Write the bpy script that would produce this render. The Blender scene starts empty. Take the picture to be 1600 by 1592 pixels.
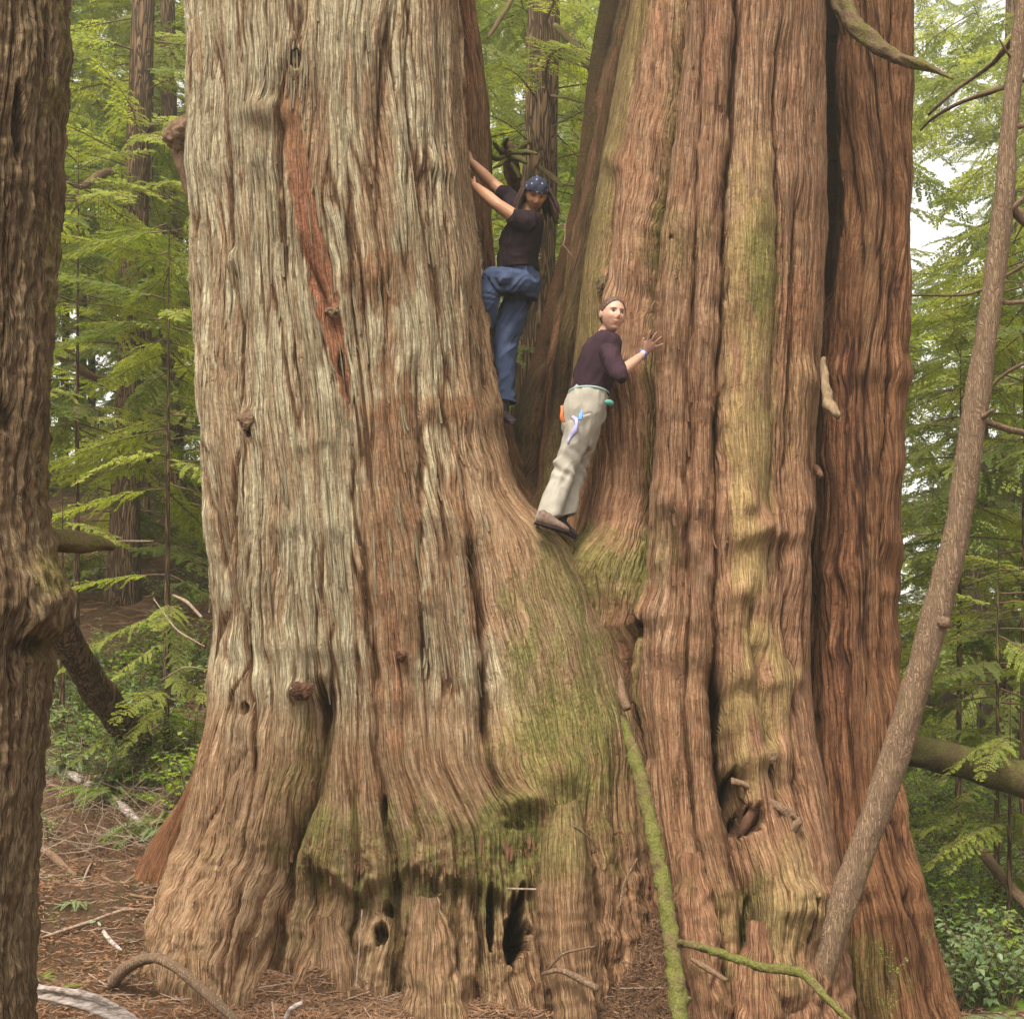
import bpy, bmesh, math, random
import numpy as np
from mathutils import Vector, Matrix, Euler
random.seed(7); RNG = np.random.default_rng(7)
R = math.radians
# ------------------------------------------------------------------ camera, world, sun, exposure
FPX, PITCH, CAMH = 2057.0, R(8.7), 1.65
SC = bpy.context.scene
COL = SC.collection
cam_d = bpy.data.cameras.new("camera"); cam = bpy.data.objects.new("camera", cam_d); COL.objects.link(cam)
cam_d.sensor_fit = 'HORIZONTAL'; cam_d.sensor_width = 36.0; cam_d.lens = 36.0 * FPX / 1600.0
cam_d.clip_start = 0.05; cam_d.clip_end = 1000
cam.location = (0, 0, CAMH); cam.rotation_euler = (R(90) + PITCH, 0, 0)
SC.camera = cam
SC.render.resolution_x = 1024; SC.render.resolution_y = 1018
SUN_EL, SUN_AZ = R(58), R(205)      # azimuth clockwise from +Y: behind and left of the camera
w = bpy.data.worlds.new("World"); SC.world = w; w.use_nodes = True
nt = w.node_tree; nt.nodes.clear()
sky = nt.nodes.new('ShaderNodeTexSky'); sky.sky_type = 'NISHITA'; sky.sun_disc = False
sky.sun_elevation = SUN_EL; sky.sun_rotation = SUN_AZ
sky.air_density = 1.0; sky.dust_density = 4.0; sky.ozone_density = 1.0
hs = nt.nodes.new('ShaderNodeHueSaturation'); hs.inputs['Saturation'].default_value = 0.14
tint = nt.nodes.new('ShaderNodeMix'); tint.data_type = 'RGBA'; tint.blend_type = 'MULTIPLY'
tint.inputs[0].default_value = 1.0; tint.inputs[7].default_value = (1.0, 0.96, 0.87, 1)
bg = nt.nodes.new('ShaderNodeBackground'); bg.inputs[1].default_value = 0.15
wo = nt.nodes.new('ShaderNodeOutputWorld')
nt.links.new(sky.outputs[0], hs.inputs['Color']); nt.links.new(hs.outputs[0], tint.inputs[6])
nt.links.new(tint.outputs[2], bg.inputs[0]); nt.links.new(bg.outputs[0], wo.inputs[0])
sun_d = bpy.data.lights.new("sun", 'SUN'); sun_d.energy = 1.5; sun_d.angle = R(14); sun_d.color = (1.0, 0.95, 0.82)
sun = bpy.data.objects.new("sun", sun_d); COL.objects.link(sun)
sdir = Vector((math.sin(SUN_AZ) * math.cos(SUN_EL), math.cos(SUN_AZ) * math.cos(SUN_EL), math.sin(SUN_EL)))
sun.rotation_euler = sdir.to_track_quat('Z', 'Y').to_euler(); sun.location = (0, 0, 30)
SC.view_settings.view_transform = 'Standard'; SC.view_settings.look = 'None'
SC.view_settings.exposure = 1.5; SC.view_settings.gamma = 1.0; SC.view_settings.use_curve_mapping = False
SC.render.engine = 'CYCLES'
SC.cycles.max_bounces = 6; SC.cycles.transparent_max_bounces = 8

# ------------------------------------------------------------------ helpers
SP, CP = math.sin(PITCH), math.cos(PITCH)
def at(px, py, Y):
    """world point at distance Y on the sight line through photo pixel (px, py)"""
    px = np.asarray(px, float); py = np.asarray(py, float)
    c = (796.0 - py) / FPX
    dy = CP - c * SP; dz = SP + c * CP
    return np.stack(np.broadcast_arrays((px - 800.0) / FPX * Y / dy, Y + 0 * px, CAMH + dz * Y / dy), -1)
def V(px, py, Y): return Vector(at(px, py, Y))
def proj(X, Y, Z):
    d = Y * CP + (Z - CAMH) * SP; u = -Y * SP + (Z - CAMH) * CP
    return 800 + FPX * X / d, 796 - FPX * u / d
_T = np.random.default_rng(99).permutation(4096).astype(np.int32); _T2 = np.concatenate([_T, _T])
_ANG = np.random.default_rng(98).random(4096) * 2 * math.pi
_GX = (np.cos(_ANG) * 1.5).astype(np.float32); _GY = (np.sin(_ANG) * 1.5).astype(np.float32)
_VAL = (np.random.default_rng(97).random(4096) * 2 - 1).astype(np.float32)
def n2(x, y, seed=0):
    x = np.asarray(x, np.float32); y = np.asarray(y, np.float32)
    if x.shape != y.shape: x, y = np.broadcast_arrays(x, y)
    x0 = np.floor(x); y0 = np.floor(y)
    fx = x - x0; fy = y - y0
    ix = (x0.astype(np.int32) + seed * 131) & 4095; iy = (y0.astype(np.int32) + seed * 517) & 4095
    A = _T2[iy]; B = _T2[(iy + 1) & 4095]
    ux = fx * fx * (3 - 2 * fx); uy = fy * fy * (3 - 2 * fy)
    def g(hsh, dx, dy): return _GX[hsh] * dx + _GY[hsh] * dy
    ix1 = (ix + 1) & 4095
    a = g(_T2[(A + ix) & 4095], fx, fy); c = g(_T2[(A + ix1) & 4095], fx - 1, fy)
    b = g(_T2[(B + ix) & 4095], fx, fy - 1); d = g(_T2[(B + ix1) & 4095], fx - 1, fy - 1)
    a += (c - a) * ux; b += (d - b) * ux
    return a + (b - a) * uy
def n3(x, y, z, seed=0):
    x, y, z = [np.asarray(q, np.float32) for q in (x, y, z)]
    ix = np.floor(x).astype(np.int32); iy = np.floor(y).astype(np.int32); iz = np.floor(z).astype(np.int32)
    fx = x - ix; fy = y - iy; fz = z - iz
    q = lambda t: t * t * (3 - 2 * t)
    ux, uy, uz = q(fx), q(fy), q(fz)
    def c(a, b, d): return _VAL[_T2[(_T2[(_T2[(iz + d + seed * 97) & 4095] + iy + b) & 4095] + ix + a) & 4095]]
    l = lambda a, b, t: a + (b - a) * t
    return l(l(l(c(0,0,0), c(1,0,0), ux), l(c(0,1,0), c(1,1,0), ux), uy),
             l(l(c(0,0,1), c(1,0,1), ux), l(c(0,1,1), c(1,1,1), ux), uy), uz)
def sm(a, b, x):
    t = np.clip((x - a) / (b - a), 0, 1); return t * t * (3 - 2 * t)
def interp(x, pts):     # pts [(x, v), ...]
    p = np.array(pts, float); return np.interp(x, p[:, 0], p[:, 1])

def mesh_from(name, verts, faces, smooth=True):
    """verts (n,3) array; faces (m,k) int array or list of arrays of quads/tris"""
    me = bpy.data.meshes.new(name)
    verts = np.ascontiguousarray(verts, dtype=np.float32)
    fl = faces if isinstance(faces, list) else [faces]
    fl = [np.asarray(f) for f in fl if len(f)]
    tot = np.concatenate([np.full(len(f), f.shape[1], np.int32) for f in fl])
    idx = np.concatenate([f.ravel() for f in fl]).astype(np.int32)
    me.vertices.add(len(verts)); me.vertices.foreach_set('co', verts.ravel())
    me.loops.add(len(idx)); me.loops.foreach_set('vertex_index', idx)
    me.polygons.add(len(tot))
    st = np.concatenate([[0], np.cumsum(tot)[:-1]]).astype(np.int32)
    me.polygons.foreach_set('loop_start', st); me.polygons.foreach_set('loop_total', tot)
    me.polygons.foreach_set('use_smooth', np.full(len(tot), smooth))
    me.update(calc_edges=True)
    return me
def setattr_f(me, name, typ, arr):
    a = me.attributes.new(name, typ, 'POINT')
    key = {'FLOAT': 'value', 'FLOAT_VECTOR': 'vector', 'FLOAT_COLOR': 'color'}[typ]
    a.data.foreach_set(key, np.ascontiguousarray(arr, dtype=np.float32).ravel())
def link(name, me, mat=None, parent=None, label=None, cat=None, group=None, kind=None):
    o = bpy.data.objects.new(name, me); COL.objects.link(o)
    if mat is not None and me is not None and len(me.materials) == 0:
        for m in (mat if isinstance(mat, (list, tuple)) else [mat]): me.materials.append(m)
    if parent is not None:
        o.parent = parent; o.matrix_parent_inverse = Matrix.Translation(-parent.location)
    if label: o['label'] = label
    if cat: o['category'] = cat
    if group: o['group'] = group
    if kind: o['kind'] = kind
    return o
def thing(name, label, cat, loc=(0, 0, 0), group=None):
    o = link(name, None, label=label, cat=cat, group=group); o.location = loc
    return o
def copy_tree(o, parent=None):
    c = o.copy(); COL.objects.link(c)
    if parent is not None:
        c.parent = parent
    for ch in o.children: copy_tree(ch, c)
    return c

# ------------------------------------------------------------------ materials
class NT:
    def __init__(s, name):
        s.m = bpy.data.materials.new(name); s.m.use_nodes = True
        s.t = s.m.node_tree; s.t.nodes.clear()
    def n(s, typ, **kw):
        nd = s.t.nodes.new('ShaderNode' + typ)
        for k, v in kw.items(): setattr(nd, k, v)
        return nd
    def l(s, a, b): s.t.links.new(a, b)
    def setin(s, inp, v):
        if hasattr(v, 'is_output') or isinstance(v, bpy.types.NodeSocket): s.l(v, inp)
        else: inp.default_value = v
    def attr(s, name, out='Color'):
        nd = s.n('Attribute', attribute_name=name); return nd.outputs[out]
    def mix(s, f, a, b, mode='MIX'):
        nd = s.n('Mix', data_type='RGBA', blend_type=mode)
        s.setin(nd.inputs[0], f); s.setin(nd.inputs[6], a if not isinstance(a, tuple) else (*a, 1)); s.setin(nd.inputs[7], b if not isinstance(b, tuple) else (*b, 1))
        return nd.outputs[2]
    def math(s, op, a, b=0.0, c=0.0):
        nd = s.n('Math', operation=op); s.setin(nd.inputs[0], a); s.setin(nd.inputs[1], b)
        if op in ('MULTIPLY_ADD',): s.setin(nd.inputs[2], c)
        nd.use_clamp = False
        return nd.outputs[0]
    def scale(s, vec, v):
        nd = s.n('Vector Math'.replace(' ', ''), operation='MULTIPLY'); s.l(vec, nd.inputs[0]); nd.inputs[1].default_value = v
        return nd.outputs[0]
    def noise(s, vec, scale=1.0, detail=3.0, rough=0.55, dist=0.0):
        nd = s.n('TexNoise'); s.l(vec, nd.inputs['Vector'])
        nd.inputs['Scale'].default_value = scale; nd.inputs['Detail'].default_value = detail
        nd.inputs['Roughness'].default_value = rough; nd.inputs['Distortion'].default_value = dist
        return nd.outputs[0]
    def ramp(s, f, a, b, lo=0.0, hi=1.0):
        nd = s.n('MapRange', interpolation_type='SMOOTHSTEP'); s.setin(nd.inputs[0], f)
        nd.inputs[1].default_value = a; nd.inputs[2].default_value = b; nd.inputs[3].default_value = lo; nd.inputs[4].default_value = hi
        return nd.outputs[0]
    def bump(s, h, strength=0.6, dist=0.01, normal=None):
        nd = s.n('Bump'); s.l(h, nd.inputs['Height']); nd.inputs['Strength'].default_value = strength
        nd.inputs['Distance'].default_value = dist
        if normal is not None: s.l(normal, nd.inputs['Normal'])
        return nd.outputs[0]
    def sep(s, col):
        nd = s.n('SeparateColor'); s.l(col, nd.inputs[0]); return nd.outputs
    def finish(s, col, normal=None, rough=0.9, spec=0.15, trans=0.0, tcol=None, sss=0.0, sheen=0.0, metal=0.0):
        b = s.n('BsdfPrincipled'); s.setin(b.inputs['Base Color'], col if not isinstance(col, tuple) else (*col, 1))
        b.inputs['Roughness'].default_value = rough; b.inputs['Specular IOR Level'].default_value = spec
        b.inputs['Metallic'].default_value = metal
        if sss: b.inputs['Subsurface Weight'].default_value = sss; b.inputs['Subsurface Scale'].default_value = 0.01; b.inputs['Subsurface Radius'].default_value = (1, .35, .2)
        if sheen: b.inputs['Sheen Weight'].default_value = sheen
        if normal is not None: s.l(normal, b.inputs['Normal'])
        out = s.n('OutputMaterial'); sh = b.outputs[0]
        if trans:
            t = s.n('BsdfTranslucent'); s.setin(t.inputs[0], tcol if tcol is not None else (col if not isinstance(col, tuple) else (*col, 1)))
            mx = s.n('MixShader'); mx.inputs[0].default_value = trans
            s.l(sh, mx.inputs[1]); s.l(t.outputs[0], mx.inputs[2]); sh = mx.outputs[0]
        s.l(sh, out.inputs[0]); return s.m

def cedar_material(name, brownA, brownB, greyA, greyB, furrow, moss=(0.18, 0.185, 0.052), bare=(0.36, 0.26, 0.12), redc=(0.24, 0.105, 0.062)):
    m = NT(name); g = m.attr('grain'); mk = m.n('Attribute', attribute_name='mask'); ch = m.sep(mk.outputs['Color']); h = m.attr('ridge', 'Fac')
    pos = m.n('TexCoord').outputs['Object']
    big = m.noise(m.scale(g, (3.0, 0.8, 1)), 1.0, 3)
    st = m.noise(m.scale(g, (30, 1.6, 1)), 1.0, 4, 0.6)
    fine = m.noise(m.scale(g, (110, 6, 1)), 1.0, 3, 0.65)
    spk = m.noise(pos, 38.0, 4, 0.7)
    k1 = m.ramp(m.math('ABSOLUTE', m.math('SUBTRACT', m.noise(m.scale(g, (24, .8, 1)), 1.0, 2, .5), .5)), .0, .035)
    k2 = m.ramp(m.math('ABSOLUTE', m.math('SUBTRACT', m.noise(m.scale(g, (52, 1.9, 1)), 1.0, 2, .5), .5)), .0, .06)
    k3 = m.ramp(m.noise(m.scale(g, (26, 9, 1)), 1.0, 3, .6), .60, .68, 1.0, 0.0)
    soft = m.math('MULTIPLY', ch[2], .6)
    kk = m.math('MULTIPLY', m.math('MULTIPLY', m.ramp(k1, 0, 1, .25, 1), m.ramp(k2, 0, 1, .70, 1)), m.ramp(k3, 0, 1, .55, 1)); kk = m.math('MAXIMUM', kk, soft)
    col = m.mix(m.ramp(st, .3, .7), brownA, brownB)
    col = m.mix(m.ramp(big, .42, .68, 0, .55), col, tuple(c * .72 for c in brownB))
    gc = m.mix(m.ramp(st, .35, .65), greyA, greyB)
    gf = m.math('MULTIPLY', ch[0], m.ramp(h, .15, .6, 0.2, 1.0))
    gf = m.math('MULTIPLY', gf, m.ramp(m.noise(m.scale(g, (9, .9, 1)), 1.0, 4, .6), .28, .56, .25, 1.0))
    col = m.mix(gf, col, gc)
    bc = m.mix(m.ramp(st, .3, .7), bare, tuple(c * .62 for c in bare))
    col = m.mix(m.math('MULTIPLY', ch[2], .9), col, bc)
    col = m.mix(mk.outputs['Alpha'], col, m.mix(m.ramp(spk, .35, .7), redc, tuple(c * 1.35 for c in redc)))
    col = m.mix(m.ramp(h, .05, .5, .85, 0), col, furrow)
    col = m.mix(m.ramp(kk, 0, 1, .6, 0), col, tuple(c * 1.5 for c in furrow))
    mf = m.math('MULTIPLY', m.ramp(m.math('ADD', ch[1], m.math('MULTIPLY', m.math('SUBTRACT', m.noise(pos, 9.0, 6, .75), .5), .9)), .15, .95), .76)
    mc = m.mix(m.ramp(spk, .3, .72), tuple(c * .55 for c in moss), moss)
    col = m.mix(mf, col, mc)
    col = m.mix(1.0, col, m.mix(m.ramp(fine, .28, .72), (.58, .52, .47), (1.3, 1.3, 1.28)), 'MULTIPLY')
    col = m.mix(1.0, col, m.mix(m.ramp(spk, .3, .75), (.8, .78, .75), (1.12, 1.12, 1.12)), 'MULTIPLY')
    hh = m.math('ADD', m.math('MULTIPLY', fine, .7), m.math('ADD', m.math('ADD', st, m.math('MULTIPLY', kk, .8)), m.math('MULTIPLY', spk, .55)))
    return m.finish(col, m.bump(hh, .95, .022), .92, .12)
M = {}
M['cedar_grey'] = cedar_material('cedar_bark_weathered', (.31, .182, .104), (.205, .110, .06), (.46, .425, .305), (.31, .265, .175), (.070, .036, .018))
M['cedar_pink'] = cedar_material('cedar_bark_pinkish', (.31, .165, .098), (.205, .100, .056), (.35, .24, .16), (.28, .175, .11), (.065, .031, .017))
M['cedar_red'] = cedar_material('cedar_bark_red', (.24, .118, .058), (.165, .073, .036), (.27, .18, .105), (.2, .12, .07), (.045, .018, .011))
M['cedar_back'] = cedar_material('cedar_bark_mossy_shaded', (.12, .072, .036), (.08, .045, .026), (.18, .15, .075), (.13, .10, .05), (.03, .016, .011), moss=(.125, .12, .036))  # mossy dark brown bark, darkened further to paint in the shade behind the fork
def trunk_material(name, a, b, c, sc=1.0, mossy=.35, bumpd=.03):
    m = NT(name); pos = m.n('TexCoord').outputs['Object']
    p = m.scale(pos, (sc * 1.5, sc * 1.5, sc * .16))
    n1 = m.noise(p, 16, 5, .65); n2_ = m.noise(p, 45, 4, .65); n3_ = m.noise(pos, 5, 3, .6)
    v = m.n('TexVoronoi', feature='DISTANCE_TO_EDGE'); 
    dn = m.n('TexNoise'); m.l(p, dn.inputs['Vector']); dn.inputs['Scale'].default_value = 6
    mx = m.n('Mix', data_type='VECTOR'); mx.inputs[0].default_value = .35
    m.l(p, mx.inputs[4]); m.l(dn.outputs[1], mx.inputs[5]); m.l(mx.outputs[1], v.inputs['Vector']); v.inputs['Scale'].default_value = 24
    crack = m.ramp(v.outputs[0], .0, .22)
    col = m.mix(m.ramp(n1, .3, .7), a, b); col = m.mix(m.ramp(n2_, .45, .75, 0, .6), col, tuple(min(1, x * 1.5) for x in a))
    col = m.mix(crack, c, col)
    col = m.mix(m.ramp(n3_, .5, .72, 0, mossy), col, (.11, .10, .03))
    h = m.math('ADD', m.math('MULTIPLY', crack, .8), m.math('ADD', n1, m.math('MULTIPLY', n2_, .5)))
    return m.finish(col, m.bump(h, .9, bumpd), .95, .1)
M['hemlock'] = trunk_material('hemlock_bark', (.135, .085, .05), (.08, .05, .032), (.028, .016, .012), 1.1)
M['fir'] = trunk_material('fir_bark', (.19, .118, .068), (.125, .075, .045), (.04, .024, .016), .7)
M['fir_pale'] = trunk_material('pale_fir_bark', (.2, .15, .11), (.14, .10, .075), (.06, .04, .03), .7)
M['alder'] = trunk_material('young_tree_bark', (.26, .175, .115), (.18, .118, .076), (.15, .095, .062), 2.6, .25, .008)
def moss_material(name, base, moss, cover=.5):
    m = NT(name); pos = m.n('TexCoord').outputs['Object']
    a = m.noise(pos, 7, 5, .7); b = m.noise(pos, 70, 4, .7)
    mc = m.mix(m.ramp(b, .3, .7), tuple(c * .5 for c in moss), moss)
    bc = m.mix(m.ramp(b, .3, .7), tuple(c * .55 for c in base), base)
    col = m.mix(m.ramp(a, cover - .12, cover + .12), mc, bc)
    return m.finish(col, m.bump(m.math('ADD', a, b), .9, .02), .95, .08)
M['moss_wood'] = moss_material('mossy_dead_wood', (.19, .13, .075), (.15, .135, .04), .46)
M['moss'] = moss_material('moss_cover', (.17, .12, .06), (.17, .17, .045), .55)
M['dead_wood'] = moss_material('dead_wood', (.24, .15, .095), (.14, .12, .05), .36)
M['moss_log'] = moss_material('mossy_log', (.10, .068, .036), (.12, .11, .034), .5)
def plain(name, a, b, scale=20, stretch=(1, 1, 1), rough=.9, bump=.01, spec=.15, **kw):
    m = NT(name); pos = m.n('TexCoord').outputs['Object']
    n = m.noise(m.scale(pos, stretch), scale, 5, .65)
    return m.finish(m.mix(m.ramp(n, .3, .7), a, b), m.bump(n, .6, bump) if bump else None, rough, spec, **kw)
M['white_wood'] = plain('weathered_white_wood', (.5, .43, .40), (.16, .11, .08), 14, (1, 3, 3), bump=.02)
M['rot_wood'] = plain('rotten_wood', (.15, .07, .04), (.05, .025, .018), 22, (1, 1, .4), bump=.03)
M['pale_wood'] = plain('pale_bare_wood', (.24, .17, .10), (.15, .10, .06), 20, (2, 2, .3), bump=.01)
# litter ground
m = NT('needle_litter_soil'); pos = m.n('TexCoord').outputs['Object']
a = m.noise(pos, 1.3, 5, .65); b = m.noise(pos, 28, 5, .8); c = m.noise(pos, 120, 3, .8); d = m.noise(pos, .5, 3, .6)
col = m.mix(m.ramp(b, .3, .7), (.27, .148, .085), (.14, .078, .045)); col = m.mix(m.ramp(c, .5, .75, 0, .7), col, (.36, .2, .115))
col = m.mix(m.ramp(a, .48, .66, 0, .6), col, (.1, .085, .035)); col = m.mix(m.ramp(m.noise(pos, 5.0, 6, .75), .35, .65, .55, 0), col, (.07, .042, .028)); col = m.mix(m.ramp(d, .35, .6, .35, 0), col, (.07, .04, .03))
M['soil'] = m.finish(col, m.bump(m.math('ADD', b, m.math('MULTIPLY', c, .6)), 1.0, .05), .95, .08)
def leaf_material(name, a, b, trans=.4, scale=3.0, rough=.6, spec=.25):
    m = NT(name); oi = m.n('ObjectInfo'); pos = m.n('TexCoord').outputs['Object']
    n = m.noise(pos, scale, 3, .6)
    f = m.math('ADD', m.math('MULTIPLY', oi.outputs['Random'], .75), m.math('MULTIPLY', m.math('SUBTRACT', n, .5), 1.4))
    col = m.mix(m.ramp(f, .0, .85), a, b)
    t = m.mix(1.0, col, (1.5, 1.45, .8), 'MULTIPLY')
    return m.finish(col, None, rough, spec, trans, t)
M['needles'] = leaf_material('hemlock_needles', (.11, .155, .026), (.30, .335, .055), .5)
M['needles_far'] = leaf_material('far_needles', (.14, .18, .04), (.31, .345, .08), .5)
M['salal'] = leaf_material('salal_leaves', (.13, .19, .08), (.22, .28, .12), .35, 9.0, .4, .5)
M['bright_leaf'] = leaf_material('bright_leaves', (.17, .26, .04), (.28, .36, .06), .5, 9.0)
M['rust_leaf'] = leaf_material('rusty_fern_litter', (.26, .12, .052), (.18, .085, .04), .2, 9.0)
M['needle_litter'] = leaf_material('fallen_needles', (.29, .165, .098), (.14, .078, .05), .1, 3.0, .9, .1)
M['twig'] = plain('twig_bark', (.16, .1, .06), (.09, .055, .035), 40, bump=.003)
M['grey_twig'] = plain('grey_dead_twig', (.3, .22, .165), (.16, .11, .08), 40, bump=.003)

# ------------------------------------------------------------------ ground
def ground_z(x, y):
    x = np.asarray(x, float); y = np.asarray(y, float)
    L = np.interp(y, [-60, 0, 6, 8.5, 11, 14, 19, 25, 29, 60, 200], [-1.5, -.6, -.3, .02, .60, 1.6, 3.4, 6.3, 6.9, 7.2, 9])
    Rr = np.interp(y, [-60, 0, 6, 8.5, 11, 14, 19, 25, 40, 80, 200], [-1.5, -.9, -.65, -.5, -.5, -.3, .2, 1.0, 3, 5, 9])
    t = sm(-1.4, 3.2, x + .10 * (y - 9))
    z = L * (1 - t) + Rr * t
    z = z + .09 * n2(x * .8, y * .8, 3) + .05 * n2(x * 2.3, y * 2.3, 4) + .02 * n2(x * 7, y * 7, 5)
    z = z + .52 * np.exp(-(((x - .95) / .36) ** 2 + ((y - 8.75) / .42) ** 2))       # mound of fallen needles by the root
    z = z + .10 * np.exp(-((y - 8.2) / .16) ** 2) * sm(-1.9, -1.5, x) * (1 - sm(.3, .7, x)) * (.6 + .9 * n2(x * 4, y * 2, 6))
    return z
def gY(px, py, y0=6.0):
    for Y in np.arange(y0, 60, .05):
        p = at(px, py, Y)
        if p[2] <= ground_z(p[0], p[1]): return float(Y)
    return 30.0
def gz(x, y): return float(ground_z(np.array([x]), np.array([y]))[0])
def grid_axis(a, b, fa, fb, fine, coarse):
    out = [a]
    while out[-1] < b:
        x = out[-1]; d = 0 if fa <= x <= fb else (fa - x if x < fa else x - fb)
        out.append(x + fine + d * coarse)
    return np.array(out)
gx = grid_axis(-150, 150, -4.5, 4.5, .035, .12); gy = grid_axis(-40, 220, 5.5, 12, .035, .10)
gx = np.concatenate([-np.array(grid_axis(0, 150, 0, 4.5, .035, .12))[::-1][:-1], grid_axis(0, 150, 0, 4.5, .035, .12)])
yb = [5.5]
while yb[-1] > -40: yb.append(yb[-1] - .035 - (5.5 - yb[-1]) * .3)
gy = np.concatenate([np.array(yb)[::-1][:-1], grid_axis(5.5, 220, 5.5, 12, .035, .10)])
GX, GY = np.meshgrid(gx, gy); GZ = ground_z(GX, GY)
near = np.exp(-np.maximum(0, GY - 13) / 6)
GZ = GZ + near * (.02 * n2(GX * 16, GY * 16, 8) + .012 * n2(GX * 34, GY * 34, 9))
ny_, nx_ = GX.shape
ii = np.arange(ny_ * nx_).reshape(ny_, nx_)
gf = np.stack([ii[:-1, :-1], ii[:-1, 1:], ii[1:, 1:], ii[1:, :-1]], -1).reshape(-1, 4)
link('forest_floor', mesh_from('forest_floor', np.stack([GX, GY, GZ], -1).reshape(-1, 3), gf), M['soil'], kind='structure',
     label='slope of brown fallen needles and soil round the cedar')

# ------------------------------------------------------------------ the giant cedar
cedar = thing('cedar_tree', 'enormous old cedar with several fused trunks and the two climbers in its fork', 'tree', (0.3, 10.0, 0.0))
def smooth_rows(A, k):
    n = len(A); ker = np.exp(-.5 * (np.arange(-3 * k, 3 * k + 1) / k) ** 2); ker /= ker.sum()
    P = np.concatenate([np.repeat(A[:1], 3 * k, 0), A, np.repeat(A[-1:], 3 * k, 0)])
    if A.ndim == 1: return np.convolve(P, ker, 'valid')
    return np.stack([np.convolve(P[:, j], ker, 'valid') for j in range(A.shape[1])], 1)

STEMS = {}
def stem(name, rows, flows, feat, mat, zstep=.013, sstep=.0065, back=36, bark=1.0, seed=0, parent=cedar, ksm=.05, top=-900, label=None, freq=(7.0, 17.0), wav=1.0):
    rows = np.array(rows, float)                       # py, xl, xr, Yc, ry, n
    pb = rows[-1, 0]
    # fine rows between py -90 and pb, coarse above
    Ym = rows[:, 3].mean()
    npf = int((pb + 90) / FPX * Ym / zstep)
    if top > -90: py = np.linspace(top, pb, int((pb - top) / FPX * Ym / zstep))
    else: py = np.concatenate([np.linspace(top, -100, 14), np.linspace(-90, pb, npf)])
    I = lambda j: np.interp(py, rows[:, 0], rows[:, j])
    sl = (rows[1, 1] - rows[0, 1]) / (rows[1, 0] - rows[0, 0]); 
    xl, xr, Yc, ry, ne = I(1), I(2), I(3), I(4), I(5)
    k = max(1, int(ksm / zstep))
    if k > 1:
        f = slice(14, None)
        xl[f] = smooth_rows(xl[f], k); xr[f] = smooth_rows(xr[f], k); Yc[f] = smooth_rows(Yc[f], k); ry[f] = smooth_rows(ry[f], k * 2)
    up = py < -90
    wdt = (xr - xl); xc_ = (xr + xl) / 2
    wdt = np.where(up, wdt * (1 - (-90 - py) / 4000), wdt); xl = xc_ - wdt / 2; xr = xc_ + wdt / 2
    Lp, Rp = at(xl, py, Yc), at(xr, py, Yc)
    Z = Lp[:, 2]; cx = (Lp[:, 0] + Rp[:, 0]) / 2; rx = (Rp[:, 0] - Lp[:, 0]) / 2
    ph = np.linspace(0, math.pi, 260)
    for it in range(3):
        c = -np.cos(ph)[None, :]
        X = cx[:, None] + rx[:, None] * c
        Yd = Yc[:, None] - ry[:, None] * np.maximum(1e-6, 1 - np.abs(c) ** ne[:, None]) ** (1 / ne[:, None])
        px, pyy = proj(X, Yd, Z[:, None])
        el = xl - px.min(1); er = xr - px.max(1)
        sc = Yc / FPX
        cx = cx + (el + er) / 2 * sc; rx = rx + (er - el) / 2 * sc
    X = cx[:, None] + rx[:, None] * c
    px, pyy = proj(X, Yd, Z[:, None])
    pyf = pyy[:, 130]
    # flow knots
    nk = len(flows) + 2
    PH = np.zeros((len(py), nk)); PH[:, -1] = math.pi
    for r in range(len(py)):
        a, b = px[r].argmin(), px[r].argmax()
        seg = px[r, a:b + 1]
        for q, fl in enumerate(flows):
            xx = np.interp(pyf[r], [p[0] for p in fl], [p[1] for p in fl])
            PH[r, q + 1] = np.interp(xx, seg, ph[a:b + 1])
    PH = np.maximum.accumulate(PH + np.arange(nk) * 1e-3, 1)
    if k > 1 and len(flows): PH[14:] = smooth_rows(PH[14:], k)
    meanphi = PH.mean(0)
    rm = (rx.mean() + ry.mean()) / 2
    nf = int(math.pi * rm / sstep)
    qk = meanphi / meanphi[-1]
    q = np.linspace(0, 1, nf)
    PHI = np.stack([np.interp(q, qk, PH[r]) for r in range(len(py))])
    c = -np.cos(PHI)
    X = cx[:, None] + rx[:, None] * c
    Y = Yc[:, None] - ry[:, None] * np.maximum(1e-6, 1 - np.abs(c) ** ne[:, None]) ** (1 / ne[:, None])
    Zg = np.repeat(Z[:, None], nf, 1)
    s = np.repeat((q * math.pi * rm)[None, :], len(py), 0)
    phb = np.linspace(math.pi, 2 * math.pi, back + 2)[1:-1]
    Xb = cx[:, None] - rx[:, None] * np.cos(phb); Yb = Yc[:, None] - ry[:, None] * .9 * np.sin(phb)
    sb = np.repeat((math.pi * rm + (phb - math.pi) * rm)[None, :], len(py), 0)
    X = np.concatenate([X, Xb], 1); Y = np.concatenate([Y, Yb], 1); Zg = np.repeat(Z[:, None], nf + back, 1); s = np.concatenate([s, sb], 1)
    PX, PY = proj(X, Y, Zg)
    front = np.zeros_like(X); front[:, :nf] = 1
    # normals of the base shape
    def normals(X, Y, Zg):
        P = np.stack([X, Y, Zg], -1)
        du = np.roll(P, -1, 1) - np.roll(P, 1, 1); dv = np.gradient(P, axis=0)
        N = np.cross(du, -dv); N /= np.linalg.norm(N, axis=-1, keepdims=True) + 1e-9
        return N
    N = normals(X, Y, Zg)
    # features: macro displacement and masks
    D = np.zeros_like(X); mask = {k_: np.zeros_like(X) for k_ in ('grey', 'moss', 'bare', 'red')}
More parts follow.
